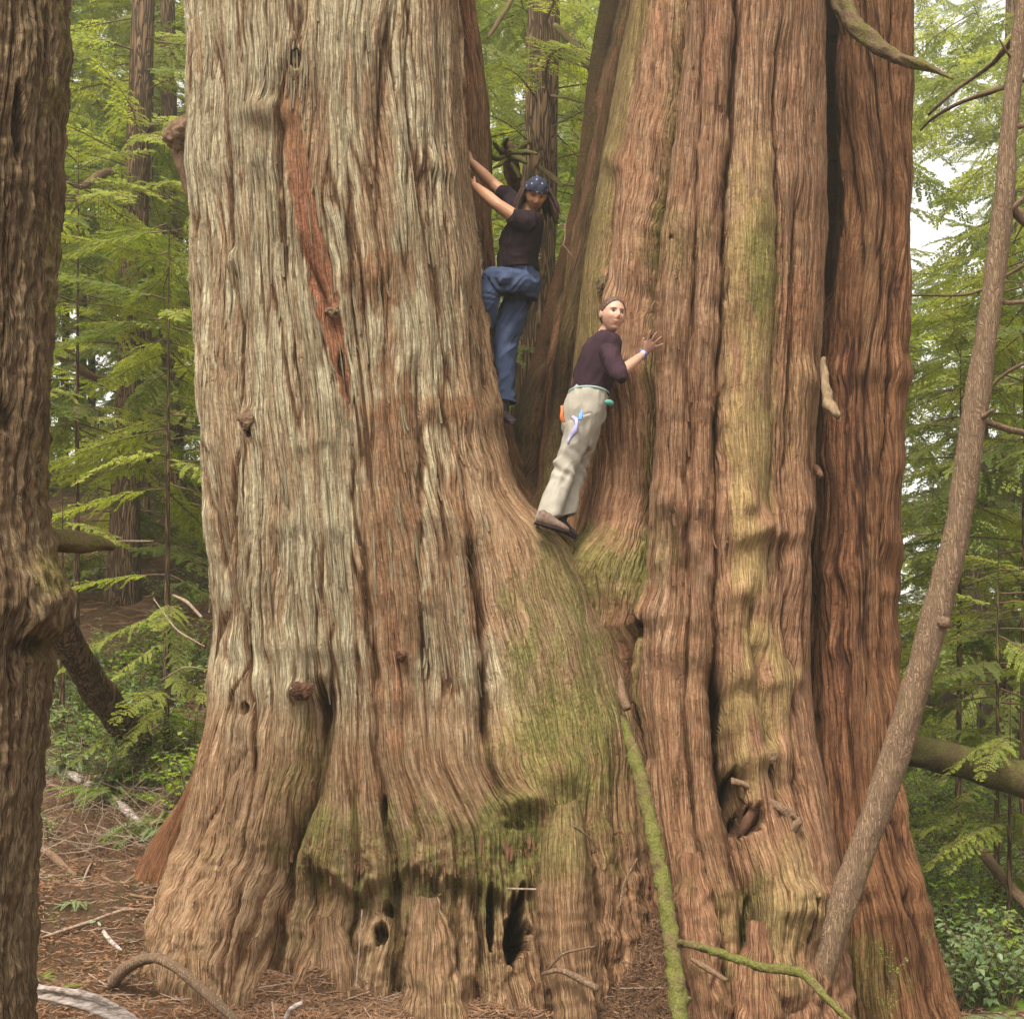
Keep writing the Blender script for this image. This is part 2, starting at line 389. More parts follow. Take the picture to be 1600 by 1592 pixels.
    sh = {'X': X, 'Y': Y, 'Z': Zg, 's': s, 'px': PX, 'py': PY, 'front': front, 'bark': np.ones_like(X) * bark, 'furrow': np.zeros_like(X)}
    feat(sh, D, mask)
    # bark relief
    o = seed * 13.7
    wv = (.07 * n2(s * 1.6 + o, Zg * .8, 11 + seed) + .02 * n2(s * 5 + o, Zg * 2.2, 12 + seed) + .007 * n2(s * 12, Zg * 6, 13 + seed)) * wav
    sw = s + wv
    a = n2(sw * freq[0] + o, Zg * .55, 21 + seed); b = n2(sw * freq[1], Zg * 1.3 + o, 22 + seed); e = n2(sw * freq[1] * 2.1, Zg * 2.6, 23 + seed)
    ca = np.exp(-np.abs(a) / .11); cb = np.exp(-np.abs(b) / .17); ce = np.exp(-np.abs(e) / .3)
    cut = n2(sw * 11, Zg * 2.0 + o, 31 + seed)
    str_ = sm(-.35, .45, n2(s * 1.5 + o, Zg * 1.0, 41 + seed)); str2 = sm(-.4, .3, n2(s * 3, Zg * .9, 24 + seed))
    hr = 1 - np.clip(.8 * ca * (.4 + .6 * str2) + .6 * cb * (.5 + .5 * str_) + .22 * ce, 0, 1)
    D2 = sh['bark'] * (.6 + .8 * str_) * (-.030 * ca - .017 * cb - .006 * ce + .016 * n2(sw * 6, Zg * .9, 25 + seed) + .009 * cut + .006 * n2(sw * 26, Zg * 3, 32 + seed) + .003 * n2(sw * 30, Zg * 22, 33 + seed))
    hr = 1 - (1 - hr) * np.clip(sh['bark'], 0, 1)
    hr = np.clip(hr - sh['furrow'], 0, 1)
    # long furrow trough
    Dt = (D + D2)
    P = np.stack([X, Y, Zg], -1) + N * Dt[..., None]
    nr, ncn = X.shape
    idx = np.arange(nr * ncn).reshape(nr, ncn)
    nxt = np.roll(idx, -1, 1)
    fc = np.stack([idx[1:, :], nxt[1:, :], nxt[:-1, :], idx[:-1, :]], -1).reshape(-1, 4)
    me = mesh_from(name, P.reshape(-1, 3), fc)
    setattr_f(me, 'grain', 'FLOAT_VECTOR', np.stack([sw + o, Zg + P[..., 1] * .15, np.full_like(X, seed * 3.0)], -1))
    setattr_f(me, 'mask', 'FLOAT_COLOR', np.stack([np.clip(mask[k_], 0, 1) for k_ in ('grey', 'moss', 'bare', 'red')], -1))
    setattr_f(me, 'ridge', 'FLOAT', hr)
    ob = link(name, me, mat, parent, label=label)
    PX2, PY2 = proj(P[..., 0], P[..., 1], P[..., 2])
    STEMS[ob.name] = dict(P=P[:, :nf], N=normals(P[..., 0], P[..., 1], P[..., 2])[:, :nf], px=PX2[:, :nf], py=PY2[:, :nf], mat=mat, fine=14)
    return ob

# feature tools: all act on points of the trunk's own surface
def crease(sh, D, pts, depth=.05, w=.02, wide=.0, wwide=.15, fade=40, fur=.9):
    p = np.array(pts, float); x = np.interp(sh['py'], p[:, 0], p[:, 1])
    wob = 6 * n2(sh['py'] / 60.0, sh['py'] * 0 + depth * 91, 77) + 1.6 * n2(sh['py'] / 17.0, sh['py'] * 0 + depth * 31, 78)
    d = (sh['px'] - x - wob) / 222.0
    f = sm(p[0, 0] - fade, p[0, 0] + fade, sh['py']) * (1 - sm(p[-1, 0] - fade, p[-1, 0] + fade, sh['py'])) * sh['front']
    k = f * (.7 + .5 * n2(sh['py'] / 80.0, sh['px'] * 0 + depth * 57, 79))
    D -= k * depth * np.exp(-(np.abs(d) / w) ** 1.5) + f * wide * np.exp(-(d / wwide) ** 2)
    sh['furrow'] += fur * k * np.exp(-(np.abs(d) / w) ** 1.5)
def blob(sh, cx, cy, rx, ry, soft=1.0, noisy=0.0, seed=0):
    d = np.sqrt(((sh['px'] - cx) / rx) ** 2 + ((sh['py'] - cy) / ry) ** 2)
    if noisy: d = d + noisy * n2(sh['px'] / 26.0, sh['py'] / 60.0, 50 + seed) + noisy * .5 * n2(sh['px'] / 9.0, sh['py'] / 20.0, 51 + seed)
    return (1 - sm(1 - soft * .5, 1 + soft * .5, d)) * sh['front']
def wave(sh, D, py, amp, w, x0=None, x1=None, seed=0, tilt=0.0):
    """a swelling ring across the stem, as in compressed wood; sharp below"""
    y = sh['py'] - py - tilt * (sh['px'] - 600) + 14 * n2(sh['px'] / 70.0, sh['px'] * 0 + seed, 61) + 5 * n2(sh['px'] / 17.0, sh['px'] * 0 + seed, 62)
    f = np.exp(-np.where(y < 0, y / w, y / (w * .6)) ** 2) * sm(-.45, .5, n2(sh['px'] / 38.0, sh['py'] * 0 + seed * 3.3, 63)) * 1.25
    if x0 is not None: f = f * sm(x0 - 25, x0 + 25, sh['px']) * (1 - sm(x1 - 25, x1 + 25, sh['px']))
    D += amp * f * sh['front']

# ---- big grey stem with the flare into the fork
def feat_left(sh, D, mask):
    px, py, s, Z = sh['px'], sh['py'], sh['s'], sh['Z']
    D += .035 * n2(s * 1.3, Z * .7, 5) + .018 * n2(s * 3.2, Z * 1.6, 6)
    for (y, a, w_, x0, x1, sd) in [(262, .03, 30, 640, 740, 1), (425, .035, 40, 545, 735, 2), (250, .02, 40, 290, 470, 3), (640, .035, 35, 560, 780, 4), (735, .03, 30, 540, 780, 5),
                                   (825, .03, 26, 380, 580, 6), (800, .03, 30, 590, 720, 8), (1010, .03, 30, 320, 600, 9), (1090, .03, 30, 480, 760, 10), (560, .02, 26, 290, 420, 11), (1300, .035, 45, 470, 830, 12),
                                   (930, .02, 25, 560, 700, 13), (690, .02, 20, 310, 520, 14)]:
        wave(sh, D, y, a, w_, x0, x1, sd)
    C = lambda *a, **k: crease(sh, D, *a, **k)
    C([(-80, 475), (60, 462), (130, 440), (180, 432), (300, 436), (420, 440)], .09, .028, .03, .1)
    C([(430, 360), (560, 372), (700, 368), (850, 350), (1000, 330)], .05, .02, .04, .12)
    C([(850, 385), (950, 392), (1060, 380), (1140, 360)], .04, .02)
    C([(380, 470), (520, 525), (620, 545), (760, 550), (900, 567), (1050, 585), (1180, 592), (1290, 602)], .07, .024, .05, .13)
    C([(860, 738), (900, 744), (960, 752), (1040, 757), (1150, 757)], .18, .034, .05, .12, 30)
    C([(1120, 757), (1200, 765), (1260, 790)], .06, .022, .03)
    C([(600, 690), (700, 715), (800, 730), (880, 742)], .04, .02, .02)
    C([(0, 640), (200, 660), (330, 655), (480, 690)], .025, .015)
    C([(60, 330), (260, 352), (420, 350)], .03, .018, .03, .1)
    C([(1080, 502), (1180, 492), (1250, 478), (1330, 452), (1420, 432), (1600, 424)], .14, .035, .20, .11, 30)
    C([(1180, 400), (1300, 330), (1420, 300)], .04, .02, .03, .1)
    C([(1230, 905), (1330, 925), (1420, 945)], .05, .02, .05, .1)
    C([(1300, 608), (1400, 622), (1500, 618), (1600, 610)], .08, .03, .06, .08, 30)
    C([(1380, 742), (1450, 752), (1520, 748), (1600, 742)], .08, .03, .07, .08, 30)
    C([(1340, 560), (1400, 548), (1500, 530)], .05, .02, .03, .08, 30)
    C([(1340, 690), (1420, 672), (1520, 680)], .04, .018, .02, .06, 30)
    C([(640, 300), (760, 318), (900, 340), (1050, 345)], .05, .02, .03, .08)
    C([(300, 545), (420, 552), (560, 548)], .04, .02, .02, .08)
    C([(120, 600), (300, 588), (480, 600)], .035, .018, .02, .08)
    C([(560, 655), (720, 662), (900, 655), (1060, 668)], .05, .02, .04, .08)
    C([(860, 905), (950, 925), (1100, 940)], .0, .03, .04, .1, fur=0)
    # web between the stems: a smooth mossy fold
    web = blob(sh, 865, 1040, 112, 240, .7)
    sh['bark'] *= 1 - .72 * web
    D += .05 * web
    # root on the lower left swells forward
    D += .12 * blob(sh, 375, 1420, 95, 260, 1.4) + .22 * blob(sh, 345, 1540, 95, 160, 1.4) + .10 * blob(sh, 425, 1220, 70, 130, 1.2)
    D += .09 * blob(sh, 690, 1230, 110, 110, 1.4) + .05 * blob(sh, 540, 1230, 60, 120, 1.2)
    # overhanging ledge, hollow base under it
    led = 1345 + 14 * n2(px / 37.0, px * 0 + 3, 91) + 10 * n2(px / 9.0, px * 0 + 5, 92) + np.interp(px, [430, 480, 560, 620, 700, 760, 840], [-20, -5, 45, 10, 22, 40, 45])
    sideL = sm(448, 475, px + .22 * (py - 1400)) * (1 - sm(815, 850, px))
    under = sm(led - 4, led + 16, py) * sideL * sh['front']
    D -= under * np.interp(py, [1300, 1400, 1480, 1560, 1640], [.11, .12, .09, .04, 0]) * (1 + .3 * (1 - sm(560, 640, px)))
    D += .012 * sideL * np.exp(-((py - led + 30) / 34) ** 2) * sh['front']
    D += under * (.07 * blob(sh, 690, 1470, 75, 90, 1.0) + .05 * blob(sh, 520, 1490, 80, 60, 1.0) + .05 * n2(px / 40., py / 60., 93))
    sh['bark'] *= 1 + .5 * under
    # holes
    for (cx, cy, rx, ry, dp) in [(813, 1450, 17, 54, .7), (768, 1436, 6, 44, .35), (592, 1450, 12, 17, .2), (601, 1408, 8, 11, .15), (800, 1290, 16, 6, .05),
                                 (602, 1258, 4, 22, .10), (396, 1108, 6, 9, .04), (388, 672, 5, 10, .07), (462, 92, 9, 14, .07), (530, 560, 6, 18, .05)]:
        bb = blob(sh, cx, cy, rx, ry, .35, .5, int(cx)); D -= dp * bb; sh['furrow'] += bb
    # knobs
    for (cx, cy, rx, ry, h_) in [(470, 1080, 15, 14, .10), (628, 1024, 8, 9, .06), (388, 655, 14, 18, .06), (355, 405, 10, 20, .06), (518, 488, 10, 14, .06),
                                 (390, 1075, 34, 34, .07), (380, 1130, 26, 26, .04), (460, 85, 26, 40, .07), (415, 170, 40, 22, .08), (815, 1255, 34, 18, .14), (860, 1215, 30, 24, .04),
                                 (745, 805, 10, 30, .03)]:
        D += h_ * np.exp(-(((px - cx) / rx) ** 2 + ((py - cy) / ry) ** 2) ** 1.3) * sh['front']
    # bare red strip left where bark has fallen
    xs = np.interp(py, [110, 180, 330, 450, 600, 640], [470, 448, 478, 505, 538, 545]); ws = np.interp(py, [110, 180, 330, 450, 560, 640], [6, 20, 20, 22, 14, 3])
    strip = (1 - sm(.75, 1.1, np.abs(px - xs + 5 * n2(py / 25., py * 0, 94)) / ws + .25 * n2(px / 8., py / 20., 95))) * sm(100, 130, py) * (1 - sm(600, 640, py)) * sh['front']
    D -= .03 * strip; sh['bark'] *= 1 - .8 * strip
    kb = sm(1230, 1400, py) * sh['front']; D += kb * (.035 * n2(px / 30., py / 38., 131) + .018 * n2(px / 13., py / 17., 132) + .008 * n2(px / 6., py / 7., 133))
    # colour masks
    g = .95 - .75 * sm(1020, 1200, py + 40 * n2(px / 60., py / 60., 96)) 
    g = g * (1 - .75 * sm(675, 765, px - .12 * (py - 400) + 30 * n2(px / 50., py / 160., 97)))
    brown = 0.85 * blob(sh, 612, 850, 48, 300, .5, .5, 1) + .75 * blob(sh, 595, 440, 70, 40, .5, .5, 2) + .7 * blob(sh, 650, 640, 95, 22, .5, .4, 3) + .7 * blob(sh, 480, 240, 32, 130, .6, .4, 4) \
        + .6 * blob(sh, 760, 690, 60, 200, .7, .4, 5) + .5 * blob(sh, 345, 700, 20, 240, .5, .5, 6) + .55 * blob(sh, 590, 250, 30, 200, .6, .6, 7) + .5 * blob(sh, 700, 890, 40, 130, .7, .5, 8) + .4 * blob(sh, 440, 740, 25, 60, .8, .5, 9)
    mask['grey'] += g * (1 - np.clip(brown, 0, 1)) * (1 - strip)
    mask['red'] += .85 * strip * sm(150, 420, py) + .35 * strip + .45 * blob(sh, 612, 900, 30, 260, .8, .6, 12) * sm(-.1, .3, n2(s * 8, Z * 1, 98)) + .5 * blob(sh, 760, 950, 26, 60, 1, .5, 13)
    mask['moss'] += .78 * blob(sh, 870, 1020, 90, 240, 1.2, .35, 14) * (.75 + .6 * n2(px / 30., py / 90., 99)) + .42 * blob(sh, 640, 1330, 260, 60, 1.0, .6, 15) + .24 * blob(sh, 660, 1200, 280, 110, 1.2, .5, 16) + .30 * blob(sh, 940, 1230, 90, 180, 1.2, .5, 20) + .28 * blob(sh, 480, 1240, 40, 170, 1.2, .5, 17) \
        + .38 * blob(sh, 640, 1480, 200, 120, 1.0, .5, 18) + .5 * blob(sh, 790, 1330, 60, 90, 1, .5, 19)
    mask['bare'] += .25 * strip * (1 - sm(200, 320, py))
rowsL = [(-900, 262, 700, 10.3, 1.0, 2.2), (-80, 279, 712, 10.05, 1.02, 2.2), (0, 284, 716, 10.05, 1.05, 2.2), (150, 288, 722, 10.0, 1.05, 2.2), (300, 296, 735, 10.0, 1.06, 2.2), (400, 299, 750, 10.0, 1.08, 2.2), (500, 302, 761, 10.0, 1.1, 2.2),
         (600, 304, 774, 10.0, 1.12, 2.25), (700, 307, 790, 10.0, 1.15, 2.3), (760, 309, 806, 10.0, 1.18, 2.4), (800, 311, 828, 10.0, 1.2, 2.5), (830, 313, 856, 10.0, 1.22, 2.6), (850, 315, 884, 10.0, 1.24, 2.6), (875, 316, 905, 10.0, 1.25, 2.7), (920, 319, 928, 10.0, 1.27, 2.8), (960, 320, 945, 10., 1.29, 2.8),
         (1000, 322, 962, 10.0, 1.3, 2.9), (1120, 326, 1000, 10.0, 1.34, 3.1), (1180, 320, 1020, 9.95, 1.36, 3.2), (1260, 305, 1022, 9.85, 1.38, 3.2), (1330, 290, 1026, 9.8, 1.4, 3.2), (1400, 266, 1030, 9.7, 1.42, 3.2), (1500, 240, 1040, 9.6, 1.45, 3.2), (1640, 220, 1050, 9.5, 1.5, 3.2)]
flowsL = [[(0, 340), (400, 352), (700, 362), (1000, 372), (1100, 385), (1250, 372), (1400, 330), (1600, 290)],
          [(0, 420), (200, 410), (500, 425), (800, 445), (1050, 470), (1200, 462), (1400, 410), (1600, 390)],
          [(0, 500), (300, 505), (600, 545), (900, 567), (1180, 592), (1300, 600), (1600, 600)],
          [(0, 580), (300, 592), (600, 620), (900, 655), (1200, 680), (1300, 730), (1400, 735), (1600, 735)],
          [(0, 655), (300, 672), (600, 700), (880, 742), (1040, 757), (1200, 775), (1280, 830), (1600, 850)],
          [(0, 695), (300, 708), (600, 742), (750, 775), (850, 825), (1000, 870), (1200, 905), (1600, 935)]]
trunkL = stem('stem', rowsL, flowsL, feat_left, M['cedar_grey'], .0138, .0058, seed=1, bark=1.25, label='huge pale grey stem with long stringy bark ridges')

# ---- pinkish right stem
def feat_right(sh, D, mask):
    px, py, s, Z = sh['px'], sh['py'], sh['s'], sh['Z']
    D += .03 * n2(s * 1.5, Z * .7, 105) + .014 * n2(s * 3.2, Z * 2.2, 106)
    for (y, a, w_, x0, x1, sd) in [(790, .05, 34, 990, 1270, 21), (965, .06, 40, 975, 1120, 22), (870, .02, 20, 985, 1130, 23), (640, .012, 25, 1010, 1140, 24), (350, .025, 40, 1000, 1220, 25), (1060, .035, 30, 1120, 1260, 26), (830, .05, 26, 1125, 1275, 27),
                                   (1180, .03, 36, 1000, 1250, 28), (1290, .03, 30, 1030, 1160, 29), (930, .02, 18, 1130, 1220, 30), (1000, .02, 16, 1130, 1210, 31), (590, .02, 30, 1200, 1290, 32), (580, .03, 30, 960, 1000, 33)]:
        wave(sh, D, y, a * 1.5, w_, x0, x1, sd)
    C = lambda *a, **k: crease(sh, D, *a, **k)
    C([(-80, 1050), (0, 1044), (150, 1032), (300, 1012), (330, 1008), (450, 999), (600, 1001), (700, 997), (750, 992), (900, 985), (1000, 973), (1100, 972), (1200, 985)], .20, .03, .17, .13, 20)
    C([(-80, 1158), (0, 1156), (150, 1150), (300, 1141), (450, 1135), (600, 1129), (750, 1127), (900, 1126), (1050, 1124), (1150, 1126), (1240, 1136)], .14, .022, .13, .11, 20)
    C([(1050, 1125), (1120, 1128), (1200, 1135), (1300, 1150), (1400, 1168), (1600, 1180)], .14, .035, .16, .11, 30)
    C([(0, 1096), (200, 1088), (300, 1085), (450, 1083), (650, 1078), (800, 1076), (950, 1076), (1100, 1062), (1300, 1080), (1400, 1110), (1600, 1120)], .06, .018, .09, .10)
    C([(60, 1226), (300, 1222), (500, 1220), (700, 1215), (900, 1217), (1000, 1225)], .05, .018, .06, .08)
    C([(930, 1180), (1040, 1190), (1150, 1212), (1260, 1225)], .07, .018, .07, .07)
    C([(300, 1252), (500, 1250), (800, 1236), (1000, 1243), (1150, 1250), (1300, 1262)], .05, .016, .05, .06)
    C([(520, 1282), (700, 1274), (900, 1260), (1060, 1262)], .03, .012)
    C([(-80, 996), (100, 982), (230, 962), (400, 945), (560, 935)], .03, .014, .03, .07)
    D += .34 * np.exp(-((px - 935) / 44) ** 2) * sm(800, 900, py) * (1 - sm(1080, 1250, py)) * sh['front']
    mask['moss'] += .5 * blob(sh, 935, 930, 40, 100, 1.2, .4, 77)
    sh['bark'] *= .80
    bare = blob(sh, 1180, 520, 42, 620, .35, .2, 31) * sm(130, 330, py) * (1 - sm(1080, 1230, py))
    bare = np.maximum(bare, blob(sh, 1190, 1090, 55, 140, .6, .3, 32))
    sh['bark'] *= 1 - .75 * bare
    # fold at the far left is smooth and olive
    ol = (1 - sm(-12, 12, px - np.interp(py, [0, 100, 300, 450, 560], [1012, 988, 955, 942, 930]))) * (1 - sm(640, 800, py)) * sh['front']
    sh['bark'] *= 1 - .75 * ol
    for (cx, cy, rx, ry, dp) in [(985, 978, 9, 14, .10), (1128, 1110, 9, 60, .2), (1150, 1240, 18, 36, .20), (1178, 1280, 22, 22, .15), (1188, 1468, 8, 10, .2), (1212, 1190, 8, 22, .08), (1045, 368, 5, 3, .02), (1262, 1440, 5, 26, .10), (1178, 1430, 7, 30, .08)]:
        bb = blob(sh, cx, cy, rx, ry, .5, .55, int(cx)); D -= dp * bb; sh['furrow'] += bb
    for (cx, cy, rx, ry, h_) in [(1206, 1180, 16, 18, .08), (960, 250, 14, 22, .05), (945, 470, 14, 40, .05), (965, 590, 24, 34, .07), (1245, 1420, 40, 40, .16), (1215, 1370, 36, 50, .10), (1080, 1440, 36, 120, .12), (1140, 1540, 26, 90, .14), (1190, 1560, 24, 60, .12), (1235, 1540, 26, 60, .1),
                                 (1050, 1010, 50, 30, .06), (1020, 960, 30, 26, .07)]:
        D += h_ * np.exp(-(((px - cx) / rx) ** 2 + ((py - cy) / ry) ** 2) ** 1.3) * sh['front']
    kb = sm(1280, 1450, py) * sh['front']; D += kb * (.04 * n2(px / 30., py / 40., 134) + .02 * n2(px / 12., py / 18., 135))
    mask['bare'] += .95 * bare * sm(-.75, .1, n2(px / 22., py / 70., 111)) + .6 * blob(sh, 1235, 1400, 45, 90, .8, .5, 33) + .35 * ol + .3 * blob(sh, 1255, 560, 24, 200, 1, .5, 34)
    mask['moss'] += .5 * blob(sh, 1195, 400, 38, 90, 1, .5, 35) + .3 * blob(sh, 1200, 620, 30, 260, 1, .5, 36) + .55 * ol + .4 * blob(sh, 930, 880, 60, 60, 1, .4, 37) + .35 * blob(sh, 1020, 850, 36, 60, 1.2, .5, 38) + .35 * blob(sh, 1050, 370, 60, 60, 1, .6, 39) \
        + .4 * blob(sh, 1200, 1480, 80, 110, 1, .5, 40) + .28 * blob(sh, 1090, 1230, 140, 300, 1, .5, 41) + .12 * blob(sh, 1080, 500, 120, 400, 1, .6, 48) + .45 * np.exp(-((px - np.interp(py, [0, 450, 900], [1036, 1001, 986])) / 10) ** 2)
    mask['grey'] += .55 * blob(sh, 1160, 230, 30, 120, .7, .5, 42) + .35 * blob(sh, 1100, 300, 160, 330, .8, .8, 43) + .55 * blob(sh, 1030, 900, 60, 120, .7, .9, 44) + .5 * blob(sh, 1240, 1400, 30, 60, .8, .6, 45) + .3
    mask['red'] += .55 * blob(sh, 1250, 480, 26, 60, 1, .5, 46) + .4 * blob(sh, 1108, 60, 16, 60, 1, .5, 47)
rowsR = [(-900, 1020, 1290, 10.5, .85, 2.1), (-80, 993, 1293, 10.35, .95, 2.1), (0, 984, 1292, 10.3, .97, 2.1), (110, 962, 1290, 10.3, 1.0, 2.1), (230, 940, 1291, 10.3, 1.02, 2.1), (350, 922, 1294, 10.3, 1.05, 2.1), (450, 908, 1292, 10.3, 1.05, 2.15), (560, 896, 1285, 10.3, 1.07, 2.2),
         (650, 890, 1282, 10.3, 1.08, 2.2), (720, 886, 1280, 10.3, 1.1, 2.2), (780, 882, 1276, 10.3, 1.12, 2.3), (830, 874, 1273, 10.3, 1.15, 2.3), (880, 885, 1271, 10.3, 1.17, 2.4), (960, 905, 1268, 10.25, 1.2, 2.4), (1050, 915, 1268, 10.25, 1.24, 2.5), (1150, 925, 1276, 10.2, 1.28, 2.5),
         (1250, 930, 1296, 10.1, 1.3, 2.6), (1350, 935, 1312, 10.0, 1.32, 2.6), (1450, 950, 1332, 9.9, 1.36, 2.6), (1640, 960, 1350, 9.8, 1.42, 2.6)]
flowsR = [[(0, 1044), (150, 1032), (330, 1008), (600, 1001), (900, 985), (1100, 972), (1250, 990), (1600, 1040)],
          [(0, 1098), (450, 1083), (650, 1078), (950, 1076), (1100, 1065), (1300, 1082), (1400, 1108), (1600, 1120)],
          [(0, 1156), (300, 1141), (600, 1129), (900, 1126), (1100, 1126), (1250, 1138), (1400, 1170), (1600, 1180)],
          [(0, 1222), (500, 1220), (700, 1215), (900, 1217), (1040, 1192), (1200, 1216), (1350, 1250), (1600, 1270)]]
trunkR = stem('stem', rowsR, flowsR, feat_right, M['cedar_pink'], .0145, .0065, seed=2, label='pinkish brown stem with a mossy bare golden strip', freq=(8, 22), wav=.7)

# ---- dark red stem behind on the right
def feat_red(sh, D, mask):
    px, py, s, Z = sh['px'], sh['py'], sh['s'], sh['Z']
    D += .045 * n2(s * 2.4, Z * .5, 205) + .02 * n2(s * 4, Z * 1.6, 206)
    for (y, a, w_, sd) in [(558, .03, 26, 41), (868, .07, 42, 42), (900, .03, 16, 43), (985, .03, 26, 44), (1140, .03, 40, 45), (1250, .03, 30, 46), (1360, .04, 26, 47), (1400, .03, 20, 48), (700, .03, 26, 49), (240, .03, 60, 50), (1090, .02, 20, 51)]:
        wave(sh, D, y, a, w_, None, None, sd, .03)
    C = lambda *a, **k: crease(sh, D, *a, **k)
    C([(-80, 1342), (60, 1350), (200, 1380), (320, 1388), (450, 1384), (600, 1350), (760, 1355), (870, 1352), (1000, 1360), (1100, 1362)], .07, .025, .05, .09)
    C([(0, 1400), (200, 1410), (400, 1410), (560, 1395), (800, 1386), (1000, 1392), (1150, 1395), (1300, 1400), (1440, 1440)], .06, .02, .05, .07)
    C([(180, 1318), (400, 1345), (600, 1330), (800, 1335), (1000, 1345)], .05, .02, .03, .06)
    C([(1180, 1395), (1300, 1420), (1420, 1440), (1592, 1470)], .08, .022, .04)
    C([(500, 1316), (700, 1318), (900, 1308), (1100, 1318), (1300, 1340)], .045, .02, .03, .06)
    eg = np.interp(py, [-80, 0, 100, 200, 300, 360, 420, 500], [1300, 1301, 1305, 1311, 1313, 1309, 1303, 1292]); D -= .24 * (1 - sm(eg - 14, eg, px)) * (1 - sm(440, 520, py)) * sh['front']
    sh['bark'] *= 1.15
    mask['grey'] += .35 * blob(sh, 1365, 300, 16, 330, .7, .8, 61) + .35 * blob(sh, 1350, 780, 14, 330, .7, .9, 62) + .12
    mask['moss'] += .45 * blob(sh, 1340, 1530, 70, 70, 1, .5, 63) + .15 * sm(1250, 1500, py)
    mask['red'] += .35 * blob(sh, 1310, 800, 30, 420, 1, .6, 64)
rowsT = [(-900, 1290, 1436, 11.1, .7, 2.1), (-80, 1262, 1434, 11.0, .8, 2.1), (0, 1262, 1432, 11.0, .82, 2.1), (160, 1260, 1435, 11.0, .82, 2.1), (300, 1260, 1430, 11.0, .82, 2.1), (500, 1255, 1423, 10.95, .84, 2.2), (600, 1250, 1420, 10.9, .85, 2.2), (750, 1240, 1416, 10.9, .88, 2.2),
         (870, 1235, 1413, 10.9, .95, 2.2), (900, 1235, 1405, 10.9, .93, 2.2), (1050, 1230, 1412, 10.8, 1.0, 2.2), (1200, 1220, 1420, 10.7, 1.08, 2.3), (1300, 1220, 1436, 10.6, 1.12, 2.3), (1400, 1220, 1462, 10.5, 1.18, 2.3), (1500, 1220, 1488, 10.4, 1.22, 2.3), (1600, 1220, 1520, 10.3, 1.25, 2.3), (1700, 1220, 1550, 10.2, 1.3, 2.3)]
flowsT = [[(0, 1300), (600, 1300), (1000, 1290), (1200, 1305), (1600, 1350)], [(0, 1345), (320, 1388), (600, 1350), (1000, 1360), (1300, 1400), (1600, 1460)]]
trunkT = stem('stem', rowsT, flowsT, feat_red, M['cedar_red'], .016, .0080, seed=3, label='dark reddish stem with deep wavy furrows', freq=(9, 17), wav=1.2)

# ---- mossy buttress going back behind the climbers
def feat_back(sh, D, mask):
    px, py, s, Z = sh['px'], sh['py'], sh['s'], sh['Z']
    D += .05 * n2(s * 2.6, Z * .4, 305)
    for (a, b, c_, d_, e_) in [(960, 912, 865, 835, 815), (975, 935, 905, 868, 850), (950, 895, 850, 818, 803)]:
        crease(sh, D, [(-80, a + 5), (150, b + 8), (350, c_ + 8), (560, d_ + 10), (780, e_ + 8)], .08, .025, .06, .08)
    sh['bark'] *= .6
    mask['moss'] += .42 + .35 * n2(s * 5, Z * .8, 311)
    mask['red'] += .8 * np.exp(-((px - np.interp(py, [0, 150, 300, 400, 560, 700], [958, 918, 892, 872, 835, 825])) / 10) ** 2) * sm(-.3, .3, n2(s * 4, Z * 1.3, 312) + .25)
rowsB = [(-900, 985, 1120, 11.5, .5, 2.2), (-80, 949, 1110, 11.4, .62, 2.2), (0, 938, 1110, 11.4, .65, 2.2), (100, 918, 1110, 11.4, .7, 2.2), (200, 903, 1110, 11.4, .75, 2.2), (300, 886, 1110, 11.4, .8, 2.2), (400, 865, 1100, 11.4, .85, 2.2), (500, 842, 1100, 11.4, .9, 2.2), (600, 815, 1100, 11.35, .95, 2.2), (700, 792, 1100, 11.3, 1.0, 2.2), (800, 770, 1100, 11.2, 1.05, 2.2), (1000, 750, 1100, 11.1, 1.1, 2.2), (1250, 760, 1100, 11.0, 1.1, 2.2)]
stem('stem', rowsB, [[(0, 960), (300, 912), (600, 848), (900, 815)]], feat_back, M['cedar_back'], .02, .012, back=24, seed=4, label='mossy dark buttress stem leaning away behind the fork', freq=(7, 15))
# ---- second fold behind the pale stem, where the man holds on
def feat_fold(sh, D, mask):
    px, py, s, Z = sh['px'], sh['py'], sh['s'], sh['Z']
    crease(sh, D, [(-80, 716), (60, 727), (150, 738), (260, 750), (330, 752)], .14, .03, .04, .08)
    D += .03 * n2(s * 3, Z * .8, 405)
    mask['grey'] += .5 * sm(738, 755, px) ; mask['red'] += .4 * blob(sh, 728, 100, 14, 150, 1, .5, 71); mask['moss'] += .2
rowsF = [(-900, 560, 735, 10.9, .4, 2.2), (-80, 560, 738, 10.85, .45, 2.2), (0, 565, 747, 10.85, .45, 2.2), (100, 570, 757, 10.85, .45, 2.2), (200, 580, 766, 10.85, .45, 2.2), (300, 590, 771, 10.85, .45, 2.2), (400, 600, 773, 10.85, .45, 2.2), (480, 610, 776, 10.85, .5, 2.2), (600, 620, 790, 10.9, .55, 2.2), (700, 630, 812, 10.9, .6, 2.2), (900, 640, 900, 10.9, .6, 2.2), (1100, 640, 900, 10.9, .6, 2.2)]
stem('stem', rowsF, [], feat_fold, M['cedar_red'], .02, .008, back=20, seed=5, label='narrow red brown fold of trunk behind the pale stem')

